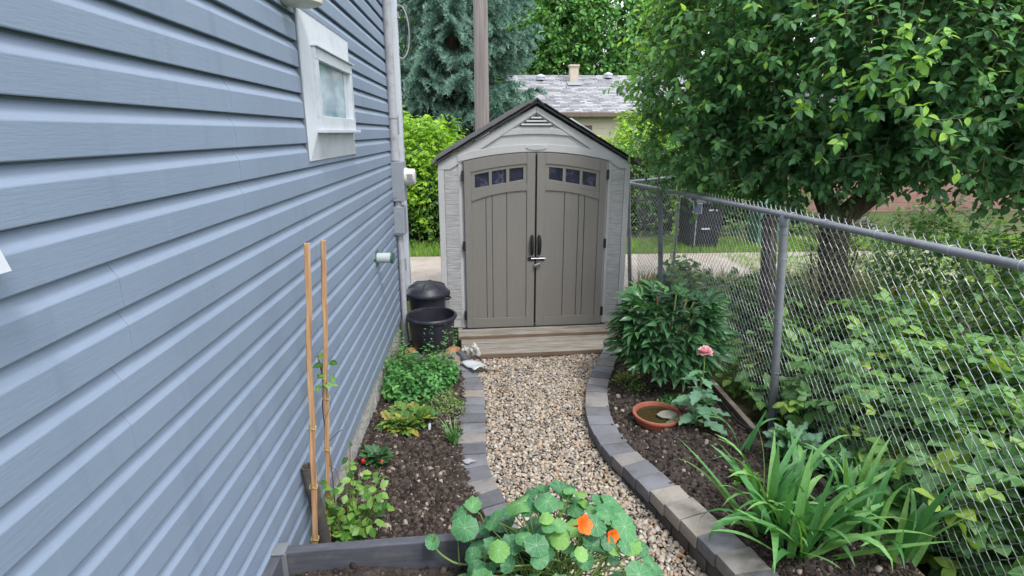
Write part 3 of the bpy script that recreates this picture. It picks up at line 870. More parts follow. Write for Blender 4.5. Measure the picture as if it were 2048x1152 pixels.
# ================================================================== black tub and bin
tubm = mat('tub_plastic', s2l(46, 48, 58), rough=.42, var=.12, nscale=5, bstr=.1, bscale=50, dirt=(s2l(84, 82, 84), 4.0, .55, .8))
tub = tag(empty('black_tub', (-.505, 5.43, .07)), 'open round black plastic tub in front of the lidded bin', 'tub')
mb = MB(); mb.lathe([(.0, .0), (.199, .0), (.206, .01), (.238, .345), (.239, .345), (.232, .345), (.2, .014), (.0, .012)], 48); mb.build('body', tubm, tub, True)
mb = MB(); mb.lathe([(.238, .335), (.254, .338), (.262, .352), (.260, .368), (.25, .378), (.236, .374), (.232, .355), (.238, .335)], 48); mb.build('rim', tubm, tub, True)
can = tag(empty('lidded_bin', (-.582, 5.86, .05)), 'black plastic bin with a domed clip-on lid and side handles', 'bin')
mb = MB(); mb.lathe([(.0, .0), (.165, .0), (.17, .01), (.200, .47), (.206, .475), (.206, .50), (.195, .50), (.0, .49)], 48); mb.build('body', tubm, can, True)
lid = MB(); lid.lathe([(.212, .49), (.236, .492), (.240, .505), (.236, .525), (.225, .535), (.215, .545), (.2, .575), (.15, .603), (.09, .617), (.0, .622)], 48); lid = lid.build('lid', tubm, can, True)
for a in (20, 80, 140, 200, 260, 320):
    mb = MB(); u = Vector((math.cos(R(a)), math.sin(R(a)), 0))
    mb.tube([u * .08 + Vector((0, 0, .618)), u * .15 + Vector((0, 0, .606)), u * .2 + Vector((0, 0, .578))], .008, 6); mb.build('rib', tubm, lid, True)
for s in (-1, 1):
    mb = MB(); mb.tube([(s * .2, -.05, .44), (s * .235, -.05, .44), (s * .25, 0, .445), (s * .235, .05, .44), (s * .2, .05, .44)], .014, 8); mb.build('handle', tubm, can, True)
    mb = MB(); mb.box((s * .236, 0, .5), (.03, .06, .05)); mb.build('clip', tubm, can, False, .008)

# ================================================================== raised planter in the foreground
plk_m, nt, p, _ = new_mat('planter_board')
vec = coords(nt, 'Object', (3, 14, 30), jitter=True); g = noise(nt, vec, 3.0, 6.0)
c = ramp(nt, g, [(.3, s2l(74, 76, 84)), (.7, s2l(92, 94, 103))])
c = mixc(nt, ramp(nt, noise(nt, coords(nt, 'World'), 14.0, 6.0), [(.55, (0, 0, 0)), (.8, (.5, .5, .5))]), c, s2l(124, 120, 116))
nt.links.new(c, p.inputs['Base Color']); p.inputs['Roughness'].default_value = .6; bump(nt, p, g, .25, .002)
planter = tag(empty('raised_planter', (-.28, 1.4, 0)), 'dark grey board planter box in the foreground beside the siding', 'planter')
def pboard(name, a, b, z0, z1, th):
    a, b = Vector(a), Vector(b); d = b - a; ang = math.atan2(d.y, d.x)
    mb = MB(); mb.box((0, 0, 0), (d.length, th, z1 - z0))
    o = mb.build(name, plk_m, planter, False, .005); o.location = ((a + b) / 2).to_3d() + Vector((0, 0, (z0 + z1) / 2)) - Vector((-.28, 1.4, 0)); o.rotation_euler = (0, 0, ang)
    return o
TOPZ = .655
for k, (z0, z1) in enumerate(((TOPZ - .15, TOPZ), (TOPZ - .305, TOPZ - .155), (TOPZ - .46, TOPZ - .31), (.0, TOPZ - .465))):
    pboard('board', (-.81, 1.872), (.27, 1.925), z0, z1, .042)
    pboard('board', (-.815, 1.84), (-.815, .85), z0, z1, .04)
    pboard('board', (.25, 1.895), (.25, .85), z0, z1, .04)
    pboard('board', (-.79, .83), (.27, .83), z0, z1, .04)
galv_m = mat('bracket_steel', s2l(176, 180, 184), rough=.35, var=.06, bstr=.05, metal=.6)
for loc in ((-.815, 1.868), (.262, 1.92)):
    mb = MB(); mb.box((0, 0, .004), (.062, .066, .008)); mb.box((.012, -.024, -.11), (.05, .006, .22)); mb.box((.028, -.0, -.11), (.006, .05, .22))
    o = mb.build('corner_bracket', galv_m, planter, False, .002); o.location = Vector((loc[0] + .28, loc[1] - 1.4, TOPZ + .002))
ps, PV = soil_grid('planter_soil', lambda y: -.795, lambda y: .23, lambda u, y: TOPZ - .115 + .02 * math.sin(u * 7), .86, 1.87, 70, 70, '')
clods('soil_clods', PV, 1500, 'crumbly dark soil lumps inside the raised planter')

# stakes, twine, loose pipe
stake_m, nt, p, _ = new_mat('stake_wood')
vec = coords(nt, 'Object', (30, 30, 1.6), jitter=True); g = noise(nt, vec, 2.5, 6.0)
nt.links.new(ramp(nt, g, [(.3, s2l(128, 92, 64)), (.48, s2l(178, 138, 100)), (.72, s2l(206, 172, 134))]), p.inputs['Base Color']); p.inputs['Roughness'].default_value = .75; bump(nt, p, g, .3, .002)
twine_m = mat('twine', s2l(176, 164, 110), rough=.9, bstr=0)
def stake(base, top, w, label):
    base, top = Vector(base), Vector(top)
    r = tag(empty('garden_stake', base), label, 'stake', 'wooden stakes by the siding')
    d = top - base; L = d.length
    mb = MB(); nn = 14
    jx = [(random.uniform(-.0035, .0035), random.uniform(-.0035, .0035)) for _ in range(nn)]
    mb.tube([(jx[q][0], jx[q][1], L * q / (nn - 1)) for q in range(nn)], [w * .7 * random.uniform(.9, 1.06) for q in range(nn)], 4)
    o = mb.build('shaft', stake_m, r, False, .002)
    o.rotation_euler = d.to_track_quat('Z', 'Y').to_euler()
    o.rotation_euler.rotate_axis('Z', R(18))
    for t in (.36, .53, .2):
        c = d * t
        mb = MB(); q = w * .62
        mb.tube([(c.x + q * math.cos(a) * 1.15, c.y + q * math.sin(a) * 1.15, c.z + .006 * math.sin(3 * a)) for a in np.linspace(0, 2 * math.pi, 13)], .0022, 5); mb.build('twine_tie', twine_m, r, True)
    return r
stake((-.775, 2.1, .18), (-.654, 2.1, 1.845), .023, 'front wooden stake, nearer the dark planter and slightly leaning')
stake((-.80, 2.42, .18), (-.683, 2.42, 1.795), .023, 'rear wooden stake, upright beside the leafy vine')
pp = tag(empty('loose_pipe', (-.80, 2.28, .2)), 'short dark pipe leaning against the siding behind the stakes', 'pipe')
mb = MB(); mb.tube([(.035, .02, .0), (-.005, -.02, .575)], .03, 18, caps=False); mb.tube([(-.005, -.02, .575), (.035, .02, .0)], .024, 18, caps=False)
mb.lathe([(.024, 0), (.03, 0)], 18, (-.005, -.02, .575)); mb.build('tube', mat('old_pipe', s2l(84, 80, 78), rough=.7, var=.2, dirt=(s2l(124, 112, 98), 9., .5, .7)), pp, True)

# ================================================================== chain link fence
galvf_m = mat('galvanised', s2l(150, 153, 160), rough=.5, var=.12, nscale=9, bstr=.12, bscale=90, metal=.25, dirt=(s2l(108, 106, 112), 7., .52, .75))
wire_m = mat('fence_wire', s2l(164, 168, 172), rough=.45, var=.12, nscale=12, bstr=0, metal=.3)
railz = lambda y: float(np.interp(y, [.3, 1.95, 2.59, 3.64, 4.7, 6.33, 7.5], [1.79, 1.752, 1.733, 1.706, 1.671, 1.62, 1.576]))
FX, LEAN = 2.1, .075
fence = tag(empty('chain_link_fence', (FX, 3.65, 0)), 'long galvanised chain link fence between this garden and the next', 'fence')
FO = Vector((FX, 3.65, 0))
mb = MB(); ys = np.linspace(.3, 7.75, 40); mb.tube([Vector((FX, y, railz(y))) - FO for y in ys], .0205, 12); mb.build('top_rail', galvf_m, fence, True)
for y in (3.12, 6.2, .9):
    mb = MB(); mb.tube([Vector((FX, y - .0, railz(y))) - FO, Vector((FX, y + .12, railz(y + .12))) - FO], .0235, 12); mb.build('rail_sleeve', galvf_m, fence, True)
for y in (.95, 3.655, 6.33, 7.75):
    z1 = railz(y) - .02
    mb = MB(); mb.tube([Vector((FX + LEAN * (1.7 - z), y, z)) - FO for z in (-.1, .6, 1.2, z1)], .0285, 14); post = mb.build('post', galvf_m, fence, True)
    mb = MB(); mb.lathe([(.030, -.06), (.032, -.055), (.032, .0), (.026, .018), (.0, .022)], 14, Vector((FX, y, z1)) - FO); mb.build('post_cap', galvf_m, post, True)
    for t in (.10, .28, .75, 1.15):
        z = z1 - t; mb = MB(); cx = Vector((FX + LEAN * (1.7 - z), y, z)) - FO
        mb.tube([cx + Vector((.032 * math.cos(a) + .006, .032 * math.sin(a), .008 * math.sin(a))) for a in np.linspace(0, 2 * math.pi, 16)], .0026, 5); mb.build('tie_wire', wire_m, post, True)
for y in (1.95, 2.28, 2.75, 3.2, 3.56, 3.72, 4.25, 4.8, 5.4, 6.0, 6.6):
    c = Vector((FX, y, railz(y))) - FO; mb = MB()
    mb.tube([c + Vector((.024 * math.cos(a) + .004, .005 * math.sin(a), .025 * math.sin(a))) for a in np.linspace(0, 2 * math.pi, 16)], .0026, 5); mb.build('tie_wire', wire_m, fence, True)

DA, DH = .0161, .0368        # quarter of a diamond's width, half of its height
def wire_mesh(nb, lean, flip=1):
    pts = []
    for k in range(nb):
        s = (1 if k % 2 else -1) * flip
        z = -k * DH; x = lean * k * DH
        if k == 0:
            pts += [(x + .004 * flip, s * DA * 1.12, z + .011), (x + .002 * flip, s * DA * 1.0, z + .002), (x, s * DA * .8, z - .008)]
            continue
        pts += [(x + .0035 * s, s * DA * .88, z + .0055), (x + .001 * s, s * DA * 1.12, z), (x - .0025 * s, s * DA * .88, z - .0055)]
    mb = MB(); mb.tube(pts, .00155, 4); me = mb.mesh('wire', True); me.materials.append(wire_m); return me
WM = [wire_mesh(43, LEAN), wire_mesh(43, LEAN, -1)]
y = .95; k = 0
while y < 7.4:
    o = bpy.data.objects.new('wire', WM[k % 2]); COL.objects.link(o); o.parent = fence
    o.location = Vector((FX + .024, y, railz(y) + .040)) - FO
    y += 2 * DA; k += 1
plk = mat('fence_plank', s2l(128, 116, 106), rough=.9, var=.25, nscale=4, stretch=(1, 1, 1), bstr=.5, bscale=30, dirt=(s2l(88, 78, 70), 6., .5, .7))
for a, b in (((1.985, 5.3), (1.985, 3.42)), ((2.03, 3.34), (2.11, 1.4))):
    a, b = Vector(a), Vector(b); d = b - a
    mb = MB(); mb.box((0, 0, 0), (d.length, .04, .15)); o = mb.build('base_board', plk, fence, False, .006)
    m_ = (a + b) / 2; o.location = (m_.x - FO.x, m_.y - FO.y, .13 + (.02 if a.y < 4 else .0)); o.rotation_euler = (R(8), R(1.3), math.atan2(d.y, d.x))

# short return of fence towards the alley
rf = tag(empty('chain_link_return', (2.1, 7.8, 0)), 'short chain link return with its own top rail beside the shed', 'fence')
A, B = Vector((0, 0, 1.575)), Vector((1.0, .62, 1.6))
mb = MB(); mb.tube([A + (A - B) * .7, B], .0205, 10); mb.build('top_rail', galvf_m, rf, True)
mb = MB(); mb.tube([(B.x, B.y, -.1), (B.x, B.y, 1.6)], .0285, 12); mb.build('post', galvf_m, rf, True)
WM2 = [wire_mesh(43, 0.0), wire_mesh(43, 0.0, -1)]
u = (B - A); n = int(u.length / (2 * DA)); ang = math.atan2(u.y, u.x) - math.pi / 2
for k in range(n):
    o = bpy.data.objects.new('wire', WM2[k % 2]); COL.objects.link(o); o.parent = rf
    o.location = A + u * (k / n) + Vector((0, .02, .047)); o.rotation_euler = (0, 0, ang)

# weathered post in the neighbour's garden
oldw = mat('old_post_wood', s2l(92, 82, 78), rough=.9, var=.3, nscale=3, stretch=(12, 12, 1), bstr=.6, bscale=20, dirt=(s2l(150, 146, 142), 2., .5, .65))
wp = tag(empty('old_wooden_post', (2.86, 4.97, -.05)), 'dark weathered square post behind the fence, beside the steel post', 'post')
mb = MB(); mb.box((0, 0, .78), (.1, .1, 1.56), Matrix.Rotation(R(28), 3, 'Z')); o = mb.build('shaft', oldw, wp, False, .006); o.rotation_euler = (R(0), R(-5.5), 0)
mb = MB(); mb.box((-.14, 0, 1.5), (.13, .13, .02), Matrix.Rotation(R(28), 3, 'Z')); mb.build('cap', oldw, wp, False, .004)

# black hose by the base board
hose = MB(); hose.tube(smooth_poly([(1.94, 4.3, .16), (1.93, 3.9, .155), (1.9, 3.6, .17), (1.92, 3.45, .185), (1.99, 3.35, .2), (2.06, 3.3, .17)], 2), .011, 8)
tag(hose.build('garden_hose', black_m, None, True), 'black hose lying along the plank at the fence foot', 'hose')

# ================================================================== small things in the beds
terra = mat('terracotta', s2l(166, 98, 78), rough=.75, var=.12, nscale=8, bstr=.2, dirt=(s2l(140, 76, 58), 6., .5, .75))
sau = tag(empty('plant_saucer', (1.345, 3.74, .115)), 'round terracotta saucer of murky water sunk in the soil', 'saucer')
mb = MB(); mb.lathe([(.0, .0), (.15, .0), (.172, .045), (.178, .058), (.184, .06), (.186, .052), (.182, .042), (.166, .04)], 48); 
mb.v = []; mb.f = []
mb.lathe([(.0, .006), (.148, .008), (.160, .052), (.164, .060), (.184, .061), (.187, .054), (.185, .043), (.176, .04), (.16, -.01), (.0, -.012)], 48); mb.build('dish', terra, sau, True)
wat, nt, p, _ = new_mat('murky_water')
p.inputs['Base Color'].default_value = (*s2l(66, 58, 36), 1); p.inputs['Roughness'].default_value = .04; p.inputs['Specular IOR Level'].default_value = .5
mb = MB(); mb.lathe([(.0, .036), (.1565, .036)], 48); mb.build('water', wat, sau, True)

def rock_mesh(name, sx, sy, sz, seed, rough=.25, flat=0.0, sub=3):
    v, f, _ = ico(sub); out = []
    for q in v:
        w = Vector(q) * 1.3 + Vector((seed * 3.7, seed * 1.3, 0))
        d = 1 + rough * mnoise.noise(w) + rough * .5 * mnoise.noise(w * 2.3) + rough * .25 * mnoise.noise(w * 5)
        out.append((q[0] * sx * d, q[1] * sy * d, max(q[2], -.55 + flat) * sz * d))
    me = np_mesh(name, np.array(out), f, True); me.set_sharp_from_angle(angle=R(32)); return me
def stone_mat(name, c1, c2):
    m, nt, p, _ = new_mat(name); vec = coords(nt, 'Object'); n_ = noise(nt, vec, 18., 7., .7)
    nt.links.new(ramp(nt, n_, [(.35, c1), (.65, c2)]), p.inputs['Base Color']); p.inputs['Roughness'].default_value = .85; bump(nt, p, noise(nt, vec, 60., 6.), .5, .006); return m
rocks = [((-.30, 5.26, .07), (.085, .06, .05), s2l(178, 132, 98), s2l(150, 108, 84), 'flat rusty orange rock on top of the rock pile'),
         ((-.31, 5.14, .045), (.085, .065, .06), s2l(150, 140, 136), s2l(128, 118, 116), 'rounded mauve grey rock in the rock pile'),
         ((-.19, 5.18, .04), (.045, .085, .06), s2l(92, 92, 98), s2l(72, 72, 80), 'dark slate rock standing in the rock pile'),
         ((-.27, 5.05, .05), (.06, .05, .045), s2l(176, 160, 142), s2l(142, 126, 112), 'tan rock at the front of the rock pile'),
         ((-.42, 5.18, .06), (.055, .05, .035), s2l(158, 150, 138), s2l(120, 112, 102), 'pale pitted rock beside the leafy mint'),
         ((-.47, 5.13, .07), (.035, .03, .03), s2l(196, 150, 92), s2l(170, 122, 70), 'small ochre rock under the tub'),
         ((-.70, 5.34, .07), (.07, .05, .035), s2l(196, 146, 112), s2l(168, 122, 94), 'flat salmon rock at the foot of the conduit'),
         ((-.63, 5.10, .07), (.05, .05, .06), s2l(96, 98, 104), s2l(76, 78, 84), 'grey rock half hidden behind the mint')]
for i, (loc, s_, c1, c2, lb) in enumerate(rocks):
    s_ = tuple(1.3 * q for q in s_)
    o = link('garden_rock', rock_mesh('rock', *s_, i + 1), stone_mat('rock_%s' % 'abcdefgh'[i], c1, c2)); o.location = loc; o.rotation_euler = (0, R(random.uniform(-12, 12)), random.uniform(0, 3))
    tag(o, lb, 'rock', 'rocks piled by the step')
coral = stone_mat('coral_white', s2l(214, 212, 206), s2l(150, 148, 142))
for loc, s_, lb in (((-.065, 5.27, .085), (.045, .04, .075), 'knobbly white rock at the step, right of the dark rock'), ((-.165, 5.3, .085), (.035, .03, .05), 'small knobbly white rock behind the dark rock')):
    o = link('garden_rock', rock_mesh('rock', *s_, 11 + loc[0] * 9, .7), coral); o.location = loc; tag(o, lb, 'rock', 'rocks piled by the step')
o = link('garden_rock', rock_mesh('rock', .085, .055, .03, 21, .3, .2), stone_mat('rock_saucer', s2l(176, 170, 156), s2l(146, 140, 126))); o.location = (1.42, 3.72, .158); o.rotation_euler = (0, R(6), R(20)); tag(o, 'flat pale stone resting in the terracotta saucer', 'rock')

# bent piece of translucent white plastic on the path edge
pl_m, nt, p, out = new_mat('milky_plastic')
p.inputs['Base Color'].default_value = (*s2l(222, 228, 232), 1); p.inputs['Roughness'].default_value = .4
tr = nd(nt, 'ShaderNodeBsdfTranslucent'); tr.inputs['Color'].default_value = (.8, .82, .84, 1); mx = nd(nt, 'ShaderNodeMixShader'); mx.inputs[0].default_value = .3
nt.links.new(p.outputs[0], mx.inputs[1]); nt.links.new(tr.outputs[0], mx.inputs[2]); nt.links.new(mx.outputs[0], out.inputs['Surface'])
n_ = 12; vv = []
for i in range(n_):
    for j in range(n_):
        u_, w_ = i / (n_ - 1) - .5, j / (n_ - 1) - .5
        vv.append((u_ * .15 * (1 - .2 * w_), w_ * .2, .035 * (1 - (2 * u_) ** 2) + .01 * math.sin(w_ * 9 + u_ * 4) + .03 * (w_ + .5)))
idx = np.arange(n_ * n_).reshape(n_, n_); ff = np.stack([idx[:-1, :-1], idx[1:, :-1], idx[1:, 1:], idx[:-1, 1:]], -1).reshape(-1, 4)
me = np_mesh('plastic_scoop', np.array(vv), ff); o = link('plastic_scoop', me, pl_m); o.location = (-.06, 4.98, .05); o.rotation_euler = (R(-6), R(10), R(38)); o.scale = (1.35, 1.25, .7)
md = o.modifiers.new('thickness', 'SOLIDIFY'); md.thickness = .003
tag(o, 'bent sheet of milky white plastic lying across the paver row', 'plastic sheet')
# plant label
mb = MB(); mb.prism([(-.008, 0), (.008, 0), (.009, .07), (-.009, .07)], -.001, .001, 'y'); o = mb.build('plant_label', white_m); o.location = (-.40, 3.72, .075); o.rotation_euler = (R(-14), R(8), R(10)); tag(o, 'tiny white plant label stuck in the soil', 'label')
# scuff of white paint on one left paver is kept out of the colours: a splash lies on it
mb = MB(); pts = [(.042 * math.cos(a) * (1 + .25 * math.sin(3 * a + 1) + .12 * math.sin(7 * a)), .026 * math.sin(a) * (1 + .25 * math.sin(4 * a + 2) + .1 * math.sin(9 * a))) for a in np.linspace(0, 2 * math.pi, 26, endpoint=False)]
mb.prism(pts, 0, .0015, 'z'); o = mb.build('paint_splash', mat('paint_splash', s2l(164, 166, 171), var=.16, nscale=60, bstr=.4)); o.location = (-.10, 3.37, .0478); tag(o, 'dried white splash on a charcoal paver of the house-side row', 'splash')
# ================================================================== background
bark_m = mat('bark', s2l(84, 72, 62), rough=.95, var=.3, nscale=4, stretch=(6, 6, 1), bstr=.9, bscale=14, bdist=.02, dirt=(s2l(96, 100, 66), 5., .52, .7))
pole_m, nt, p, _ = new_mat('pole_wood')
vec = coords(nt, 'Object', (14, 14, .35)); g = noise(nt, vec, 2.2, 7., .7)
c = ramp(nt, g, [(.3, s2l(104, 97, 97)), (.55, s2l(138, 130, 128)), (.75, s2l(162, 155, 152))])
nt.links.new(c, p.inputs['Base Color']); p.inputs['Roughness'].default_value = .9; bump(nt, p, g, .5, .01)
mb = MB(); mb.tube([(0, 0, z) for z in (-.3, 2, 4, 6, 9.5)], [.15, .142, .133, .125, .115], 20)
o = mb.build('utility_pole', pole_m, None, True); o.location = (.09, 11.0, 0); tag(o, 'bare grey wooden utility pole rising behind the shed', 'utility pole')

# ---- bungalow beyond the alley
cream_m = mat('cream_siding', s2l(240, 232, 206), rough=.6, var=.05, bstr=0)
fascia_m = mat('brown_fascia', s2l(118, 104, 92), rough=.6, bstr=0)
bung = tag(empty('bungalow', (6.5, 24, 0)), 'cream bungalow with a pale shingle roof beyond the alley', 'house')
mb = MB(); mb.box((0, 1.6, 1.45), (9.6, 6.2, 3.0)); mb.build('wall', cream_m, bung)
for k in range(13):
    mb = MB(); mb.box((0, -1.515, .1 + k * .22), (9.62, .03, .212), Matrix.Rotation(R(4), 3, 'X')); mb.build('siding_board', cream_m, bung)
RY0, RZ0, RY1, RZ1 = -2.05, 3.02, 1.75, 4.72
mb = MB(); mb.prism([(RY0, RZ0 - .05), (RY1, RZ1 - .05), (5.4, RZ0 - .05), (5.4, RZ0 - .12), (RY0, RZ0 - .12)], -5.2, 5.2, 'x'); roof = mb.build('roof', roof_m, bung)
tabm, nt, p, _ = new_mat('pale_shingle')
a = nd(nt, 'ShaderNodeAttribute', attribute_name='v')
nt.links.new(ramp(nt, a.outputs['Fac'], [(0, s2l(116, 117, 124)), (.4, s2l(146, 147, 152)), (.8, s2l(170, 170, 174)), (1, s2l(130, 127, 128))]), p.inputs['Base Color']); p.inputs['Roughness'].default_value = .9
rs = math.hypot(RY1 - RY0, RZ1 - RZ0); nr = 27; pos = []; 
bx = np.array([(-.5,-.5,0),(.5,-.5,0),(.5,.5,0),(-.5,.5,0),(-.5,-.5,1),(.5,-.5,1),(.5,.5,.2),(-.5,.5,.2)]) * np.array([.325, .2, .022])
bf = np.array([(4,5,6),(4,6,7),(0,1,5),(0,5,4),(1,2,6),(1,6,5),(3,0,4),(3,4,7)])
for r in range(nr):
    for q in range(32):
        t = (r + .5) / nr
        pos.append((-5.2 + .16 + q * .33 + (.16 if r % 2 else 0) + random.uniform(-.02, .02), RY0 + (RY1 - RY0) * t, RZ0 - .045 + (RZ1 - RZ0) * t))
pos = np.array(pos); up = np.array([0, -(RZ1 - RZ0) / rs, (RY1 - RY0) / rs]); dd = np.tile([0, (RY1 - RY0) / rs, (RZ1 - RZ0) / rs], (len(pos), 1))
o = link('shingles', scatter_mesh('shingles', (bx, bf, np.ones(8)), frames(dd, up), pos, 1.0, RNG.random(len(pos))), tabm, bung); o['kind'] = 'stuff'
o.data.polygons.foreach_set('use_smooth', np.zeros(len(o.data.polygons), bool))
mb = MB(); mb.box((0, RY0 - .02, RZ0 - .1), (10.4, .05, .16)); mb.build('fascia', fascia_m, bung)
chm = mat('chimney_block', s2l(196, 184, 168), rough=.9, var=.08, bstr=.2)
mb = MB(); mb.box((-2.35, .95, 4.6), (.36, .36, .7)); ch = mb.build('chimney', chm, bung, False, .01)
mb = MB(); mb.box((-2.35, .95, 4.98), (.44, .44, .08)); mb.build('chimney_cap', chm, ch, False, .01)
mb = MB(); mb.box((-2.35, .72, 4.28), (.6, .5, .02), Matrix.Rotation(math.atan2(1.7, 3.8), 3, 'X')); mb.build('flashing', gtrim_m, ch)
for x, t in ((-3.75, .83), (-.75, .9), (1.9, .7)):
    mb = MB(); mb.lathe([(.16, 0), (.16, .1), (.2, .11), (.2, .17), (.0, .24)], 16, (x, RY0 + (RY1 - RY0) * t, RZ0 + (RZ1 - RZ0) * t)); mb.build('roof_vent', white_m, bung, True)
mb = MB(); mb.tube([(-.6, -.4, 3.6), (-.6, -.4, 4.05)], .06, 10); mb.build('vent_stack', black_m, bung, True)
bgl = mat('far_glass', s2l(92, 104, 104), rough=.1, var=.5, nscale=3, bstr=0, spec=.7)
for x, w in ((-2.55, 1.0), (1.6, 1.3)):
    mb = MB(); mb.box((x, -1.56, 1.95), (w + .14, .06, 1.14)); wd = mb.build('window', fascia_m, bung)
    for k in (-1, 1):
        mb = MB(); mb.box((x + k * w / 4, -1.6, 1.95), (w / 2 - .05, .02, 1.0)); mb.build('pane', bgl, wd)

# ---- neighbour's garage seen under the apple tree
brick_m = mat('garage_cladding', s2l(150, 118, 110), rough=.85, var=.1, nscale=6, bstr=.3, objvar=.1)
gar = tag(empty('garage', (13.2, 18.5, -.4)), 'dull red clad garage glimpsed under the apple tree', 'garage')
mb = MB(); mb.box((0, 0, 1.3), (9.8, 4.8, 2.6)); mb.build('wall', brick_m, gar)
for k in range(13):
    mb = MB(); mb.box((0, -2.43, .1 + k * .2), (9.9, .04, .192), Matrix.Rotation(R(3), 3, 'X')); mb.build('cladding_board', brick_m, gar)
    mb = MB(); mb.box((-4.93, 0, .1 + k * .2), (.04, 4.86, .192)); mb.build('cladding_board', brick_m, gar)
mb = MB(); mb.prism([(-5.3, 2.6), (5.3, 2.6), (0, 4.4)], -2.9, 2.9, 'y'); mb.build('roof', roof_m, gar)

# ---- bins, sign and post across the alley
bin_m = mat('bin_plastic', s2l(44, 44, 52), rough=.5, var=.1, bstr=.05)
wb = tag(empty('wheeled_bin', (4.53, 11.0, -.05)), 'black wheeled bin standing across the alley behind the fence', 'bin')
mb = MB(); mb.add([(-.28,-.3,.06),(.28,-.3,.06),(.28,.3,.06),(-.28,.3,.06),(-.35,-.38,.92),(.35,-.38,.92),(.35,.36,.92),(-.35,.36,.92)], [(0,3,2,1),(0,1,5,4),(1,2,6,5),(2,3,7,6),(3,0,4,7),(4,5,6,7)]); mb.build('body', bin_m, wb, False, .02)
mb = MB(); mb.prism([(-.42, .93), (.40, .93), (.40, .97), (-.1, 1.03), (-.42, .98)], -.37, .37, 'x'); mb.build('lid', bin_m, wb, False, .012)
mb = MB(); mb.tube([(-.36, .42, .9), (.36, .42, .9)], .02, 8); mb.build('handle', bin_m, wb, True)
for s in (-1, 1):
    mb = MB(); mb.tube([(s * .26, .3, .1), (s * .33, .3, .1)], .1, 16); mb.build('wheel', black_m, wb, True)
for z, x in ((.45, -.02), (.82, .1)):
    mb = MB(); mb.box((x, -.37, z), (.18, .01, .03)); mb.build('sticker', white_m, wb)
sg = tag(empty('small_sign', (4.28, 10.55, 0)), 'small pale rectangular sign in front of the wheeled bin', 'sign')
mb = MB(); mb.box((0, 0, .82), (.18, .015, .2)); mb.build('plate', gtrim_m, sg, False, .004)
mb = MB(); mb.box((0, -.009, .82), (.145, .004, .165)); mb.build('face', mat('sign_face', s2l(70, 78, 110), var=.4, nscale=30, bstr=0), sg)
mb = MB(); mb.tube([(0, .015, -.06), (0, .015, .9)], .012, 8); mb.build('stake', gtrim_m, sg, True)
gb = tag(empty('utility_box', (5.95, 11.1, -.05)), 'muted green utility box on the grass across the alley', 'utility box')
mb = MB(); mb.box((0, 0, .45), (.45, .45, .9)); mb.build('body', mat('box_green', s2l(82, 118, 100), rough=.5, bstr=.05), gb, False, .03)
mb = MB(); mb.box((0, -.01, .92), (.5, .5, .05)); mb.build('lid', MATS['box_green'], gb, False, .015)
wpipe = MB(); wpipe.tube([(5.55, 7.6, 1.05), (6.2, 8.2, .72), (6.45, 8.4, .62)], .045, 10)
tag(wpipe.build('leaning_pipe', white_m, None, True), 'white pipe slanting above the grass under the apple tree', 'pipe')

# ================================================================== leaf kinds
G = lambda *a: tuple(min(1, q / .84 * 1.06) for q in s2l(*a))
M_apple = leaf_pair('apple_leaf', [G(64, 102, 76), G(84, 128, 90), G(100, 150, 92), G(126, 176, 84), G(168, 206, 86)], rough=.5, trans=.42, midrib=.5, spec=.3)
M_rasp = leaf_pair('bramble_leaf', [G(62, 104, 58), G(84, 128, 72), G(104, 146, 96), G(112, 156, 84), G(150, 176, 80)], rough=.5, trans=.3, midrib=.5)
M_peony = leaf_pair('peony_leaf', [G(44, 84, 56), G(56, 100, 66), G(68, 114, 74), G(84, 132, 78)], rough=.35, trans=.22, spec=.5, midrib=.6)
M_lime = leaf_pair('lime_leaf', [G(112, 156, 44), G(140, 184, 52), G(166, 202, 66), G(96, 142, 44)], rough=.5, trans=.38)
M_hedge = leaf_pair('hedge_leaf', [G(46, 82, 36), G(62, 104, 42), G(84, 126, 50), G(108, 150, 58)], rough=.45, trans=.25)
M_tree = leaf_pair('tree_leaf', [G(66, 112, 62), G(86, 138, 74), G(110, 164, 86), G(138, 184, 100)], rough=.5, trans=.34)
M_mint = leaf_pair('mint_leaf', [G(62, 112, 62), G(78, 134, 72), G(98, 154, 82), G(126, 174, 96)], rough=.55, trans=.28)
M_iris = leaf_pair('iris_leaf', [G(66, 118, 66), G(84, 140, 80), G(104, 156, 98), G(120, 170, 100), G(136, 178, 104)], rough=.4, trans=.26)
M_vine = leaf_pair('vine_leaf', [G(58, 100, 50), G(88, 134, 60), G(118, 162, 74), G(140, 176, 84)], rough=.42, trans=.34, midrib=.5)
M_prim = leaf_pair('primrose_leaf', [G(70, 112, 58), G(92, 134, 66), G(120, 152, 66), G(166, 168, 66), G(150, 112, 70)], rough=.55, trans=.25, midrib=.7)
M_straw = leaf_pair('strawberry_leaf', [G(40, 76, 46), G(54, 94, 58), G(72, 112, 70)], rough=.45, trans=.22, midrib=.5)
M_cover = leaf_pair('cover_leaf', [G(64, 96, 56), G(90, 122, 66), G(126, 148, 80), G(160, 166, 96)], rough=.6, trans=.22)
M_poppy = leaf_pair('poppy_leaf', [G(98, 138, 116), G(118, 156, 130), G(92, 140, 92)], rough=.5, trans=.22, midrib=.5)
M_grass = leaf_pair('grass_blade', [G(84, 128, 46), G(110, 156, 58), G(136, 172, 70), G(160, 170, 98)], rough=.6, trans=.3)
M_straw_dry = leaf_pair('dry_grass', [G(146, 142, 108), G(168, 162, 128), G(128, 136, 92)], rough=.8, trans=.2)
M_spruce = leaf_pair('spruce_needle', [G(48, 74, 66), G(90, 124, 112), G(134, 168, 156), G(174, 202, 190)], rough=.6, trans=.12, tcol=(1.1, 1.2, 1.0))
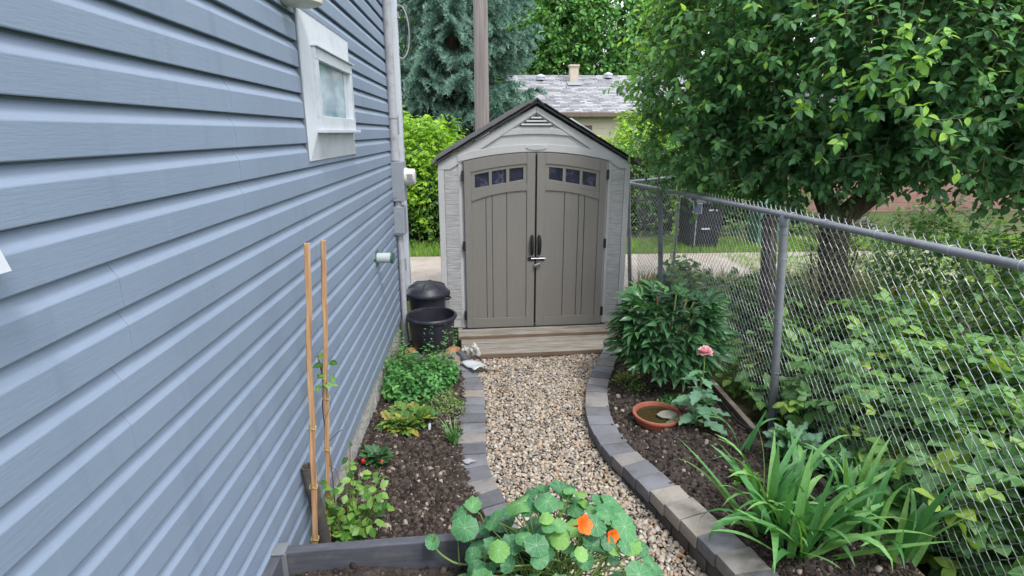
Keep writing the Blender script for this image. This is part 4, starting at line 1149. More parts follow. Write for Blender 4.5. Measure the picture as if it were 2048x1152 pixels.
M_twig = leaf_pair('twig_bark', [G(84, 74, 60), G(112, 100, 80), G(132, 124, 98)], rough=.9, trans=.0)
M_stem = leaf_pair('green_stem', [G(96, 126, 66), G(122, 148, 82), G(112, 112, 72)], rough=.55, trans=.1)
stem_m = mat('plant_stem', s2l(116, 142, 78), rough=.55, var=.15, bstr=0)
rstem_m = mat('reddish_stem', s2l(112, 78, 62), rough=.6, var=.2, bstr=0)

T_ov = leaf_template(1, .58, 3, .42, .22, .2)
T_ovw = leaf_template(1, .72, 3, .45, .2, .22)
T_lan = leaf_template(1, .30, 3, .45, .2, .28)
T_small = leaf_template(1, .62, 1, .5, .2, .15)
T_blade = leaf_template(1, .07, 2, .2, .1, .25)
T_needle = (np.array([(-.09, 0, 0), (.09, 0, 0), (0, 1, 0), (0, 0, -.09), (0, 0, .09), (0, 1, .0)]), np.array([(0, 1, 2), (3, 4, 5)]), np.ones(6))
def T_cone():
    v, f = [], []
    for r, y in ((.012, 0), (.004, 1)):
        for k in range(3): v.append((r * math.cos(k * 2.094), y, r * math.sin(k * 2.094)))
    for k in range(3):
        k2 = (k + 1) % 3; f += [(k, k2, k2 + 3), (k, k2 + 3, k + 3)]
    return np.array(v), np.array(f), np.ones(6)
T_twig = T_cone()
T_tri = join_templates([(T_ovw, np.eye(3) * .62, (0, .28, .0)), (T_ovw, rz3(R(68)) @ rx3(R(-12)) * .52, (-.01, .26, 0)), (T_ovw, rz3(R(-68)) @ rx3(R(-12)) * .52, (.01, .26, 0)), (T_twig, np.diag([1.0, .3, 1.0]), (0, 0, 0))])
T_five = join_templates([(T_ov, rz3(R(a)) @ rx3(R(-8)) * s_, (0, y_, 0)) for a, s_, y_ in ((0, .5, .5), (60, .44, .46), (-60, .44, .46), (75, .36, .24), (-75, .36, .24))] + [(T_twig, np.diag([1.0, .5, 1.0]), (0, 0, 0))])
def tpl_peony(seed):
    r_ = random.Random(seed); P = [(T_twig, np.diag([1.4, .62, 1.4]), (0, 0, 0))]
    for y_, sp, n_ in ((.2, 66, 2), (.24, 34, 2), (.46, 44, 2), (.55, 0, 1)):
        for k in range(n_):
            a = (sp + r_.uniform(-9, 9)) * (1 if k else -1) if n_ == 2 else r_.uniform(-6, 6)
            P.append((leaf_template(1, .36 + r_.uniform(-.03, .05), 4, .45, .3, r_.uniform(.15, .42), curl=.05), rz3(R(a)) @ rx3(R(r_.uniform(-18, 22))) @ ry3(R(r_.uniform(-30, 30))) * r_.uniform(.42, .58), (0, y_, 0)))
    return join_templates(P)

def shoots(P, D, L, nl, spread=.75, along=.35, droop=.25, lsize=(.05, .08), start=.15):
    """leaves set spirally on shoots with bases P, directions D, lengths L; gives frames, positions, sizes, age"""
    n = len(P); D = norm(D)
    a = np.cross(D, unit_vecs(n)); a = norm(a); b = np.cross(D, a)
    t = np.linspace(start, 1.0, nl)[None, :] + RNG.normal(scale=.03, size=(n, nl))
    ph = RNG.random((n, 1)) * 6.283 + np.arange(nl)[None] * 2.4 + RNG.normal(scale=.25, size=(n, nl))
    rad = a[:, None] * np.cos(ph)[..., None] + b[:, None] * np.sin(ph)[..., None]
    pos = P[:, None] + D[:, None] * (t * L[:, None])[..., None]
    d = D[:, None] * (along + .5 * np.clip(t - .6, 0, 1)[..., None]) + rad * spread + np.array([0, 0, -droop]) + RNG.normal(scale=.12, size=(n, nl, 3))
    d = norm(d.reshape(-1, 3)); pos = pos.reshape(-1, 3)
    up = norm(np.array([0, 0, 1.0]) + RNG.normal(scale=.35, size=d.shape) + .5 * np.repeat(D, nl, 0))
    sz = RNG.uniform(*lsize, n * nl) * (1 - .35 * np.clip(t.ravel() - .55, 0, 1))
    return frames(d, up), pos, sz, t.ravel()

def lobes_sample(lobes, n, rlo=.72, rhi=1.0, inner=.62):
    """points near the surface of a union of ellipsoids, with outward directions"""
    C_ = np.array([l[0] for l in lobes]); Rr = np.array([l[1] for l in lobes])
    w = np.prod(Rr, axis=1) ** (2 / 3); w /= w.sum()
    out_p, out_d = [], []
    while sum(map(len, out_p)) < n:
        k = RNG.choice(len(lobes), n, p=w); u = unit_vecs(n); r = RNG.uniform(rlo, rhi, (n, 1))
        p_ = C_[k] + u * Rr[k] * r
        q = np.linalg.norm((p_[:, None] - C_[None]) / Rr[None], axis=2); q[np.arange(n), k] = 9
        ok = q.min(1) > inner
        out_p.append(p_[ok]); out_d.append(norm(u / Rr[k])[ok])
    return np.vstack(out_p)[:n], np.vstack(out_d)[:n]

# ================================================================== spruce
def spruce(loc, H_, R0, label, nw, per, z_lo):
    root = tag(empty('spruce_tree', loc), label, 'spruce')
    mb = MB(); mb.tube([(0, 0, -.2), (.04, 0, H_ * .3), (0, .03, H_ * .65), (0, 0, H_)], [.24, .19, .1, .02], 12); mb.build('trunk', bark_m, root, True)
    tpls = []
    for s in range(7):
        P, D, S, V = [], [], [], []
        sag = RNG.uniform(.05, .16)
        stem = lambda t: np.array([.04 * math.sin(t * 4 + s), t, -sag * math.sin(t * 2.4) + .10 * t ** 3])
        ntw = 44
        for q in range(ntw):
            t0 = .14 + .86 * (q / ntw) ** .9; b = stem(t0)
            side = (-1) ** q; L = (.30 * (1.08 - t0) + .09) * RNG.uniform(.8, 1.25)
            td = norm(np.array([side * RNG.uniform(.55, .95), RNG.uniform(.45, .85), RNG.uniform(-.4, .02)]))
            if q > ntw - 4: td = norm(np.array([side * .3, 1, .1]))
            nn = int(L * 330)
            tt = RNG.random(nn); cp = b + td * (tt * L)[:, None] + np.array([0, 0, -.32 * L]) * (tt ** 2)[:, None]
            dd_ = norm(unit_vecs(nn) + td * .9 + np.array([0, 0, .55]))
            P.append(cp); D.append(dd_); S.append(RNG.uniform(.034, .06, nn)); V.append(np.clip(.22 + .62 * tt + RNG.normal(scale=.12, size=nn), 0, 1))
        P, D, S, V = np.vstack(P), np.vstack(D), np.concatenate(S), np.concatenate(V)
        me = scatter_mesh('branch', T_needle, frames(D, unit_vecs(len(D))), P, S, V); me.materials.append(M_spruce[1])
        tpls.append(me)
    k = 0
    for i in range(nw):
        z = z_lo + (H_ - z_lo - .3) * i / nw
        Lb = R0 * (1 - z / H_) ** .82
        for j in range(per):
            az = 2 * math.pi * (j + .5 * (i % 2)) / per + random.uniform(-.3, .3)
            o = bpy.data.objects.new('branch', tpls[k % 7]); COL.objects.link(o); o.parent = root; k += 1
            o.location = (0, 0, z + random.uniform(-.15, .15))
            L = Lb * random.uniform(.72, 1.12); el = R(random.uniform(-20, -6) + 24 * z / H_)
            o.rotation_euler = (el, random.uniform(-.2, .2), az); o.scale = (L * random.uniform(.85, 1.1), L, L)
spruce((-.75, 19.0, -.05), 13.5, 3.9, 'tall blue spruce standing behind the shed and the utility pole', 27, 9, .9)

# ================================================================== broadleaf trees and shrubs
def leafy(name, loc, lobes, n_sh, nl, tpl, mats, lsize, label, cat, trunk=None, parts=0, shoot=(.2, .4), up=.35, group=None, inner=.6, twigs=True, droop=.25, vfun=None, rlo=.72):
    root = tag(empty(name, loc), label, cat, group)
    L0 = np.array(loc, float)
    lb = [(L0 + np.array(c_), np.array(r_, float)) for c_, r_ in lobes]
    P, D = lobes_sample(lb, n_sh, rlo, 1.0, inner)
    D = norm(D + np.array([0, 0, up]) + RNG.normal(scale=.3, size=D.shape))
    L = RNG.uniform(*shoot, n_sh)
    fr, pos, sz, t = shoots(P, D, L, nl, lsize=lsize, droop=droop)
    var = RNG.random(len(pos)) if vfun is None else vfun(t, pos)
    ok = pos[:, 2] > .0
    if trunk:
        for nm, pts, rad in trunk:
            mb = MB(); mb.tube(smooth_poly(pts, 2) if len(pts) > 2 else pts, np.interp(np.linspace(0, 1, len(smooth_poly(pts, 2)) if len(pts) > 2 else 2), np.linspace(0, 1, len(rad)), rad).tolist(), 12); mb.build(nm, bark_m, root, True)
    if twigs:
        o = link('twigs', scatter_mesh('twigs', T_twig, frames(D, unit_vecs(n_sh)), P - L0, L, RNG.random(n_sh)), M_twig[1], root); o['kind'] = 'stuff'
    foliage(root, tpl, fr[ok], pos[ok], sz[ok], mats, parts, 'leaf', var[ok], 'crown' if trunk else 'foliage')
    return root

def crown_lobes(c, r, n, k=.5, seed=1):
    rg = np.random.default_rng(seed); out = [(np.array(c), np.array(r) * .78)]
    for i in range(n):
        u = norm(rg.normal(size=3)); out.append((np.array(c) + u * np.array(r) * rg.uniform(.5, .72), np.array(r) * rg.uniform(k * .75, k * 1.15)))
    return out

for i, (x, y, h, r, lb) in enumerate(((6.6, 33, 13, 4.2, 'tall airy green tree rising behind the bungalow roof'), (13.5, 36, 12, 5, 'broad green tree far behind the apple tree, right of the bungalow'),
                                      (-7.5, 31, 12, 5, 'leafy tree far behind the spruce, on the house side'), (1.2, 40, 13, 4.5, 'distant green tree showing in the gaps between spruce and bungalow'), (22, 30, 10, 5, 'distant tree at the far right behind the garage'), (4.0, 37, 14, 4.2, 'second tree behind the bungalow chimney, farther off'))):
    leafy('broadleaf_tree', (x, y, 0), crown_lobes((0, 0, h * .56), (r, r, h * .42), 30, .36, i), 4600, 6, T_small, M_tree, (.2, .36), lb, 'tree',
          [('trunk', [(0, 0, -.2), (.1, 0, h * .25), (0, .1, h * .5), (.1, 0, h * .8)], [.3, .22, .15, .04]), ('limb', [(0, 0, h * .28), (r * .4, .2, h * .5), (r * .6, .3, h * .7)], [.14, .09, .03]), ('limb', [(0, 0, h * .3), (-r * .4, -.2, h * .52), (-r * .6, 0, h * .68)], [.14, .09, .03])],
          shoot=(.5, 1.0), group='trees beyond the alley', inner=.66)

leafy('lime_shrub', (-1.25, 11.95, -.05), [((0, 0, 1.65), (.75, .5, .75)), ((.45, -.1, 1.7), (.45, .4, .7)), ((-.5, 0, 1.75), (.5, .4, .72)), ((.1, .0, 1.0), (.9, .5, .8))], 620, 7, T_five, M_lime, (.11, .19), 'bright lime green shrub above the hedge beside the house corner', 'shrub', parts=120, shoot=(.2, .45), up=.8)
def hedge(loc, sx, sy, sz, n, mats, label, parts=0):
    root = tag(empty('hedge', loc), label, 'hedge'); L0 = np.array(loc)
    P = RNG.uniform(-1, 1, (n, 3)); k = RNG.integers(0, 3, n); w = np.array([.3, .9, .35]); 
    face = RNG.random(n)
    P[face < .5, 1] = -1; P[(face >= .5) & (face < .8), 2] = 1; sxm = (face >= .8); P[sxm, 0] = np.sign(P[sxm, 0])
    D = np.where(np.abs(np.abs(P) - 1) < 1e-6, P, 0) + RNG.normal(scale=.35, size=P.shape) + np.array([0, 0, .25])
    P = P * np.array([sx, sy, sz / 2]) + np.array([0, 0, sz / 2]) + RNG.normal(scale=.05, size=P.shape)
    fr, pos, s_, t = shoots(P + L0 - norm(D) * .12, D, RNG.uniform(.12, .28, n), 6, lsize=(.05, .085))
    foliage(root, T_ov, fr, pos, s_, mats, parts, 'leaf')
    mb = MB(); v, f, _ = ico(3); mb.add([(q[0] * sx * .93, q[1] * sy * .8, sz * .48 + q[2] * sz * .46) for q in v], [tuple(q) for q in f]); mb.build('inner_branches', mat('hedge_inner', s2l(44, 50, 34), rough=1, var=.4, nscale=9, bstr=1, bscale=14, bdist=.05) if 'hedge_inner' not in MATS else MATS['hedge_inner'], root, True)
    for q in np.linspace(-.9, .9, 8):
        mb = MB(); mb.tube([(q * sx, 0, -.05), (q * sx + random.uniform(-.1, .1), -.1, sz * .6)], [.02, .008], 6); mb.build('stem', bark_m, root, True)
hedge((-1.6, 11.75, -.05), 1.6, .35, 1.62, 1500, M_hedge, 'clipped leafy hedge behind the alley, left of the shed')
hedge((4.2, 12.7, -.05), 3.4, .45, 1.9, 2600, M_hedge, 'dark hedge behind the wheeled bin across the alley')
leafy('lime_shrub', (4.35, 14.2, -.05), [((0, 0, 1.6), (1.0, .7, 1.2)), ((-.45, -.1, 1.0), (.6, .5, .9)), ((.7, 0, 1.9), (.8, .6, 1.1))], 900, 7, T_five, M_lime, (.1, .17), 'tall bright green shrub between the shed roof and the apple tree', 'shrub', shoot=(.2, .45), up=.6)

# grass verges along the alley
def grass(name, x0, x1, y0, y1, n, h, label, z=-.05, mats=M_grass):
    pos = np.column_stack([RNG.uniform(x0, x1, n), RNG.uniform(y0, y1, n), np.full(n, z)])
    d = norm(np.column_stack([RNG.normal(scale=.3, size=n), RNG.normal(scale=.3, size=n), np.ones(n)]))
    o = link(name, scatter_mesh(name, T_blade, frames(d, unit_vecs(n)), pos, RNG.uniform(*h, n), RNG.random(n)), mats[1])
    return tag(o, label, 'grass', kind='stuff')
grass('grass_verge', -4, 14, 10.3, 11.6, 26000, (.08, .17), 'short bright grass strip on the far side of the alley')
grass('lawn_grass', 4.6, 11, 7.2, 10.0, 9000, (.08, .18), 'sunny patch of grass under the apple tree')
grass('alley_weeds', 2.3, 6.0, 7.2, 7.9, 2600, (.12, .4), 'tall weeds along the near side of the alley', mats=M_straw_dry)

# ================================================================== apple tree
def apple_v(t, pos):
    return np.clip(.04 + .38 * RNG.random(len(t)) + .9 * np.clip(t - .7, 0, 1) * 2.4 * RNG.random(len(t)) * np.clip((pos[:, 2] - 1.9) / 1.2, .1, 1) + .14 * np.clip(3.0 - pos[:, 0], 0, 1.4), 0, 1)  # young tips are paler; the lit left and upper crown is painted lighter too
AT = (3.95, 5.6, -.05)
ac = (-.05, .15, 3.05)
alobes = [((-.05, .15, 3.2), (2.0, 1.45, 1.25)), ((-1.35, .1, 2.7), (.9, .9, .8)), ((-1.2, -.35, 3.4), (1.0, .9, .8)), ((-.5, -.95, 2.65), (1.0, .8, .7)), ((.5, -1.1, 2.75), (1.0, .85, .75)), ((1.4, -.6, 2.75), (1.0, .9, .8)),
          ((.2, -1.05, 3.5), (1.2, .8, .8)), ((1.5, .2, 3.3), (1.1, 1.0, 1.0)), ((-.7, .6, 3.9), (1.2, 1.0, .8)), ((.8, .4, 4.1), (1.2, 1.0, .8)), ((-1.35, .35, 2.3), (.7, .6, .5)), ((-.95, -.35, 2.15), (.7, .5, .45)), ((-.35, -.85, 2.42), (.6, .5, .42)), ((1.1, -.9, 2.2), (.8, .5, .45)), ((1.9, -.5, 2.1), (.6, .5, .5)), ((2.0, -.2, 2.45), (.7, .7, .6))]
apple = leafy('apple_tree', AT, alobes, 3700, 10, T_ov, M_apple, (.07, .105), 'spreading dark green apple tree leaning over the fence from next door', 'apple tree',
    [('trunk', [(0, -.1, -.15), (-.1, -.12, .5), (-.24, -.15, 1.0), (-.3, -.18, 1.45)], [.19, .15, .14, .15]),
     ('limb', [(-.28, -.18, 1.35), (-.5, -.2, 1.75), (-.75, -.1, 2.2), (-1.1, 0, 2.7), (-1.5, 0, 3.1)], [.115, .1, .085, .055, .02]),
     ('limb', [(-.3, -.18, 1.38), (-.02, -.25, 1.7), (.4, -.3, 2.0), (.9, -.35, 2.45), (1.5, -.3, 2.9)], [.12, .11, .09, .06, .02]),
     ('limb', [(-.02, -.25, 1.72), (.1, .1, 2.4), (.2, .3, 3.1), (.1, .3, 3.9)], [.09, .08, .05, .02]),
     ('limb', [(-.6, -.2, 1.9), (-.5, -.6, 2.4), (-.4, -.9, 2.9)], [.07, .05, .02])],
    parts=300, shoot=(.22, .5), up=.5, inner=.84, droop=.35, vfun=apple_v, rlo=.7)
# long upright water shoots over the crown, pale at their tips
n = 330; P, D = lobes_sample([(np.array(AT) + np.array(c_), np.array(r_, float)) for c_, r_ in alobes], n * 3, .9, 1.0, .95)
k = (P[:, 1] < 5.7) & (P[:, 2] > 2.2); P, D = P[k][:n], D[k][:n]
D = norm(D * .45 + np.array([-.12, -.1, 1.0]) + RNG.normal(scale=.16, size=D.shape)); L = RNG.uniform(.35, .65, len(P))
fr, pos, sz, t = shoots(P, D, L, 13, spread=.95, along=.3, droop=.2, lsize=(.06, .095), start=.1)
o = link('water_shoots', scatter_mesh('water_shoots', T_ov, fr, pos - np.array(AT), sz, np.clip(.25 + .25 * RNG.random(len(t)) + .7 * np.clip(t - .5, 0, 1), 0, 1)), M_apple[1], apple); o['kind'] = 'stuff'
o = link('shoot_stems', scatter_mesh('shoot_stems', T_twig, frames(D, unit_vecs(len(P))), P - np.array(AT), L, RNG.random(len(P))), M_twig[1], apple); o['kind'] = 'stuff'
# leaves inside the crown keep it from being see-through
n = 9000; lk = RNG.integers(0, len(alobes), n)
cp = np.array([alobes[k][0] for k in lk]) + unit_vecs(n) * np.array([alobes[k][1] for k in lk]) * RNG.uniform(.2, .8, (n, 1))
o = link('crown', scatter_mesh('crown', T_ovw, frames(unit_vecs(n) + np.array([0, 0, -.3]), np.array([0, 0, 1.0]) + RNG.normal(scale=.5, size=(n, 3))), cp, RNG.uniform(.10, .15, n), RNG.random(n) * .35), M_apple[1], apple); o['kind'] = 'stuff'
fruit_m = mat('green_apple', s2l(150, 160, 74), rough=.4, var=.15, nscale=3, bstr=0)
for q in ((-1.05, -1.05, 2.35), (-.35, -1.5, 2.2), (.35, -1.75, 2.35), (.75, -1.7, 2.6), (-.2, -1.62, 2.75), (1.3, -1.35, 2.2)):
    mb = MB(); mb.lathe([(0, -.026), (.016, -.028), (.03, -.012), (.033, .006), (.022, .026), (.006, .024), (.0, .018)], 14, q); mb.build('apple', fruit_m, apple, True)
# lichen-grey twiggy shrub against the trunk
tw = tag(empty('twiggy_shrub', (3.25, 4.75, -.05)), 'lichen-grey twiggy dead shrub beside the apple trunk', 'shrub')
n = 900; tt = RNG.random(n); a = RNG.random(n) * 6.283; rr = RNG.random(n) ** .5
P = np.column_stack([rr * np.cos(a) * .22, rr * np.sin(a) * .22, .7 + tt * .85]); D = norm(np.column_stack([np.cos(a), np.sin(a), RNG.uniform(-.2, 1.2, n)]) + RNG.normal(scale=.5, size=(n, 3)))
link('twigs', scatter_mesh('twigs', (T_twig[0] * np.array([1.6, 1, 1.6]), T_twig[1], T_twig[2]), frames(D, unit_vecs(n)), P, RNG.uniform(.08, .22, n), RNG.random(n)), leaf_mat('lichen_twig', [G(112, 112, 84), G(150, 150, 118), G(96, 92, 70)], by='v', trans=0, rough=.9), tw)['kind'] = 'stuff'
for k in range(5):
    mb = MB(); mb.tube([(.06 * math.cos(k * 1.3), .06 * math.sin(k * 1.3), -.05), (.1 * math.cos(k * 1.3 + .4), .1 * math.sin(k * 1.3), .6), (.2 * math.cos(k * 1.3), .2 * math.sin(k * 1.3), 1.3)], [.02, .014, .006], 6); mb.build('stem', bark_m, tw, True)

# ================================================================== plants beyond the fence
def bush(loc, r, h, n_sh, tpl, mats, ls, label, parts=40, seed=1, cat='bush', up=.7, name='bramble_bush', grp='bushes in the next garden'):
    lb = crown_lobes((0, 0, h * .48), (r, r, h * .52), 6, .5, seed)
    return leafy(name, loc, lb, n_sh, 6, tpl, mats, ls, label, cat, parts=parts, shoot=(.14, .32), up=up, group=grp, inner=.7, droop=.15)
BU = [(2.72, 1.75, .42, .75, 'raspberry bush nearest the camera behind the fence, at the lower right corner'), (2.68, 2.5, .42, .8, 'raspberry bush just behind the near half of the mesh, right of the sword-leaved clump'), (2.7, 3.2, .4, .85, 'raspberry bush behind the mesh just right of the near steel post'),
      (3.35, 2.2, .5, .8, 'raspberry bush at the right picture edge, second row behind the fence'), (3.4, 3.05, .5, .85, 'raspberry bush in the second row, right of the near steel post'), (4.05, 2.7, .55, .85, 'raspberry bush at the right picture edge, third row behind the fence'),
      (3.15, 3.9, .45, .9, 'leafy bush in front of the apple trunk'), (3.85, 3.75, .5, .85, 'leafy bush right of the apple trunk, low behind the fence'), (4.6, 3.5, .55, .8, 'low bush under the dark shrub at the right edge'),
      (2.6, 4.15, .36, .7, 'yellow green bush behind the near steel post'), (2.75, 5.7, .4, .55, 'low leafy plant below the alley, right of the peony'), (3.4, 6.2, .5, .55, 'low leafy plants left of the apple trunk'), (2.55, 6.6, .3, .5, 'small weedy bush by the far steel post')]
for i, (x, y, r, h, lb) in enumerate(BU):
    bush((x, y, -.06), r, h, 170 if y < 4 else 120, T_tri if i % 2 == 0 or y < 3.3 else T_ovw, M_rasp, (.13, .21) if (i % 2 == 0 or y < 3.3) else (.08, .12), lb, 60 if y < 4 else 25, i + 3)
for i, (x, y, r, h, lb) in enumerate(((4.75, 4.15, .7, 1.45, 'tall dense bush under the right side of the apple tree'), (5.75, 4.3, .85, 1.5, 'tall dense bush at the far right edge below the apple tree'), (5.9, 6.6, .7, 1.35, 'bushy shrub behind the tall bushes at the right'))):
    bush((x, y, -.06), r, h, 420, T_ov, M_rasp, (.07, .105), lb, 60, 40 + i)
# low cover on the neighbour's soil
n = 1500; pos = np.column_stack([RNG.uniform(2.2, 4.8, n), RNG.uniform(1.0, 6.8, n), RNG.uniform(-.04, .22, n)])
d = norm(np.column_stack([RNG.normal(size=n), RNG.normal(size=n), RNG.uniform(-.1, .7, n)]))
o = link('ground_cover', scatter_mesh('ground_cover', T_tri, frames(d, norm(np.array([0, 0, 1.0]) + RNG.normal(scale=.3, size=(n, 3)))), pos, RNG.uniform(.09, .16, n), RNG.random(n)), M_rasp[1]); tag(o, 'tangle of low leaves covering the soil of the next garden', 'ground cover', kind='stuff')
# a yellow-green vine climbing the mesh
vn = tag(empty('climbing_vine', (3.02, 8.3, .0)), 'thin yellow green vine climbing the end post of the short fence return', 'vine')
q = smooth_poly([(0, 0, 0), (.03, .1, .4), (-.02, -.05, .8), (.02, .08, 1.2), (.0, .0, 1.5)], 2); mb = MB(); mb.tube(q, .004, 5); mb.build('stem', stem_m, vn, True)
k = RNG.integers(0, len(q), 60); d = norm(unit_vecs(60) + np.array([-.5, 0, .2])); foliage(vn, T_ov, frames(d, [-.6, -.3, .7]), q[k] + np.array(vn.location), RNG.uniform(.05, .08, 60), M_lime, 60)
# blossoms
pink_m = leaf_mat('pink_petal', [G(236, 178, 204), G(240, 200, 220), G(228, 156, 188)], by='v', trans=.25)
palep_m = leaf_mat('pale_petal', [G(234, 190, 208), G(246, 220, 230)], by='v', trans=.25)
def pompon(loc, r, m, n, label, stem_from=None, flat=.75):
    root = tag(empty('flower', loc), label, 'flower')
    u = unit_vecs(n); u[:, 2] = np.abs(u[:, 2]) * .9 - .15; u = norm(u)
    T = leaf_template(1, .95, 2, .62, .25, -.15, pw=.8)
    o = link('petals', scatter_mesh('petals', T, frames(u + RNG.normal(scale=.25, size=u.shape), u + np.array([0, 0, .6])), u * r * .25 * np.array([1, 1, flat]), RNG.uniform(.6, .9, n) * r, RNG.random(n)), m, root)
    if stem_from is not None:
        mb = MB(); b = Vector(stem_from) - Vector(loc); mb.tube(smooth_poly([tuple(b), tuple(b * .5 + Vector((.02, 0, .0))), (0, 0, -.005)], 2), .0045, 6); mb.build('stem', stem_m, root, True)
    return root
pompon((2.55, 3.25, .74), .042, palep_m, 40, 'pale pink flower head behind the mesh near the steel post', (2.65, 3.2, .1))
pompon((2.72, 2.78, .72), .04, palep_m, 30, 'small whitish flower head behind the mesh, right of the pale pink one', (2.7, 2.8, .1))
berry_m = mat('red_berry', s2l(186, 48, 36), rough=.35, var=.15, nscale=40, bstr=.3, bscale=120)
def berry(loc, r, label):
    v, f, _ = ico(2); o = link('berry', np_mesh('berry', v * np.array([r, r, r * 1.2]), f), berry_m); o.location = loc; tag(o, label, 'berry', 'ripe red berries')
for q, lb in (((2.55, 2.05, .56), 'ripe raspberry behind the mesh, in the lower right bushes'), ((2.6, 2.2, .6), 'dark red raspberry higher in the lower right bushes'), ((2.85, 2.3, .74), 'raspberry high in the bush at the right edge')): berry(q, .013, lb)
# ================================================================== foreground plants
# ---- nasturtium
def nast_mat():
    m, nt, p, out = new_mat('nasturtium_leaf')
    tc = nd(nt, 'ShaderNodeTexCoord'); sx = nd(nt, 'ShaderNodeSeparateXYZ'); nt.links.new(tc.outputs['Object'], sx.inputs[0])
    def mth(op, a, b=None):
        n_ = nd(nt, 'ShaderNodeMath', operation=op)
        for i, v in enumerate((a, b)):
            if v is None: continue
            if isinstance(v, (int, float)): n_.inputs[i].default_value = v
            else: nt.links.new(v, n_.inputs[i])
        return n_.outputs[0]
    x, y = sx.outputs[0], sx.outputs[1]
    r = mth('SQRT', mth('ADD', mth('MULTIPLY', x, x), mth('MULTIPLY', y, y)))
    wob = mth('MULTIPLY', mth('SUBTRACT', noise(nt, tc.outputs['Object'], 3.0, 2.0), .5), .35)
    a = mth('ADD', mth('MULTIPLY', mth('ARCTAN2', y, x), 9 / (2 * math.pi)), wob)
    d = mth('MULTIPLY', mth('ABSOLUTE', mth('SUBTRACT', mth('FRACT', a), .5)), r)
    vein = ramp(nt, d, [(.004, (.5, .5, .5)), (.026, (0, 0, 0))])
    a2 = mth('ADD', mth('MULTIPLY', mth('ARCTAN2', y, x), 18 / (2 * math.pi)), mth('MULTIPLY', wob, 2.4))
    d2 = mth('MULTIPLY', mth('ABSOLUTE', mth('SUBTRACT', mth('FRACT', a2), .5)), r)
    v2 = mixc(nt, ramp(nt, r, [(.42, (0, 0, 0)), (.55, (1, 1, 1))]), (0, 0, 0), ramp(nt, d2, [(.003, (.2, .2, .2)), (.026, (0, 0, 0))]))
    oi = nd(nt, 'ShaderNodeObjectInfo')
    c = ramp(nt, oi.outputs['Random'], [(0, G(48, 98, 60)), (.3, G(60, 116, 72)), (.65, G(76, 134, 86)), (.88, G(94, 150, 80)), (1, G(126, 172, 76))])
    c = mixc(nt, ramp(nt, noise(nt, tc.outputs['Object'], 2.6, 4.0), [(.4, (0, 0, 0)), (.7, (.45, .45, .45))]), c, G(112, 156, 126))
    c = mixc(nt, vein, c, G(190, 214, 172)); c = mixc(nt, v2, c, G(180, 208, 164))
    nt.links.new(c, p.inputs['Base Color']); p.inputs['Roughness'].default_value = .5; p.inputs['Specular IOR Level'].default_value = .35
    tr = nd(nt, 'ShaderNodeBsdfTranslucent'); nt.links.new(mixc(nt, 1.0, c, (1.4, 1.4, .6), 'MULTIPLY'), tr.inputs['Color'])
    mx = nd(nt, 'ShaderNodeMixShader'); mx.inputs[0].default_value = .26
    nt.links.new(p.outputs[0], mx.inputs[1]); nt.links.new(tr.outputs[0], mx.inputs[2]); nt.links.new(mx.outputs[0], out.inputs['Surface'])
    return m
nm = nast_mat()
def disc_mesh(seed):
    rg = random.Random(seed); S_ = 22; v = [(0, 0, -.03)]; f = []
    p1, p2, a1, a2 = rg.uniform(0, 6), rg.uniform(0, 6), rg.uniform(.03, .10), rg.uniform(.06, .2)
    cup = rg.uniform(-.2, .22); fold = rg.uniform(-.45, .45)
    for rr in (.33, .68, 1.0):
        for k in range(S_):
            a = 2 * math.pi * k / S_
            q = rr * (1 + (a1 * math.sin(9 * a + p1) * rr + .05 * math.sin(2 * a + p2)) * rr)
            z = cup * rr * rr + a2 * rr ** 2 * math.sin(3 * a + p2) + .05 * rr ** 3 * math.sin(9 * a + p1) + fold * (q * math.cos(a + p1)) ** 2
            v.append((q * math.cos(a), q * math.sin(a), z))
    for k in range(S_): f.append((0, 1 + k, 1 + (k + 1) % S_))
    for j in range(2):
        for k in range(S_):
            a = 1 + j * S_ + k; b = 1 + j * S_ + (k + 1) % S_; f += [(a, a + S_, b + S_), (a, b + S_, b)]
    me = np_mesh('leaf', np.array(v), np.array(f)); me.materials.append(nm); return me
DM = [disc_mesh(i) for i in range(9)]
NB = Vector((.18, 1.66, .54))
nast = tag(empty('nasturtium', NB), 'nasturtium with round veined leaves spilling over the planter end', 'nasturtium')
pm = MB()
def nleaf(pos, r, nrm, base, k):
    o = bpy.data.objects.new('leaf', DM[k % 9]); COL.objects.link(o); o.parent = nast
    q = Vector(nrm).to_track_quat('Z', 'Y'); e = q.to_euler(); e.rotate_axis('Z', random.uniform(0, 6.28))
    o.location = Vector(pos) - NB; o.rotation_euler = e; o.scale = (r, r, r)
    b = Vector(base); t = Vector(pos); mid = (b + t) / 2 + Vector((random.uniform(-.03, .03), random.uniform(-.03, .03), .06))
    mb = MB(); mb.tube(smooth_poly([tuple(b - NB), tuple(mid - NB), tuple(t - NB + Vector((0, 0, -.004)) )], 2), .0026, 5); mb.build('petiole', stem_m, nast, True)
rg = random.Random(5); placed = [(Vector((.335, 1.58, .95)), .055), (Vector((.40, 1.52, .92)), .03), (Vector((.45, 1.62, .87)), .02), (Vector((.56, 1.5, .82)), .02)]
def try_leaf(P, r, sep):
    for (Q, r2) in placed:
        if (P - Q).length < (r + r2) * sep: return False
    placed.append((P, r)); return True
k = 0
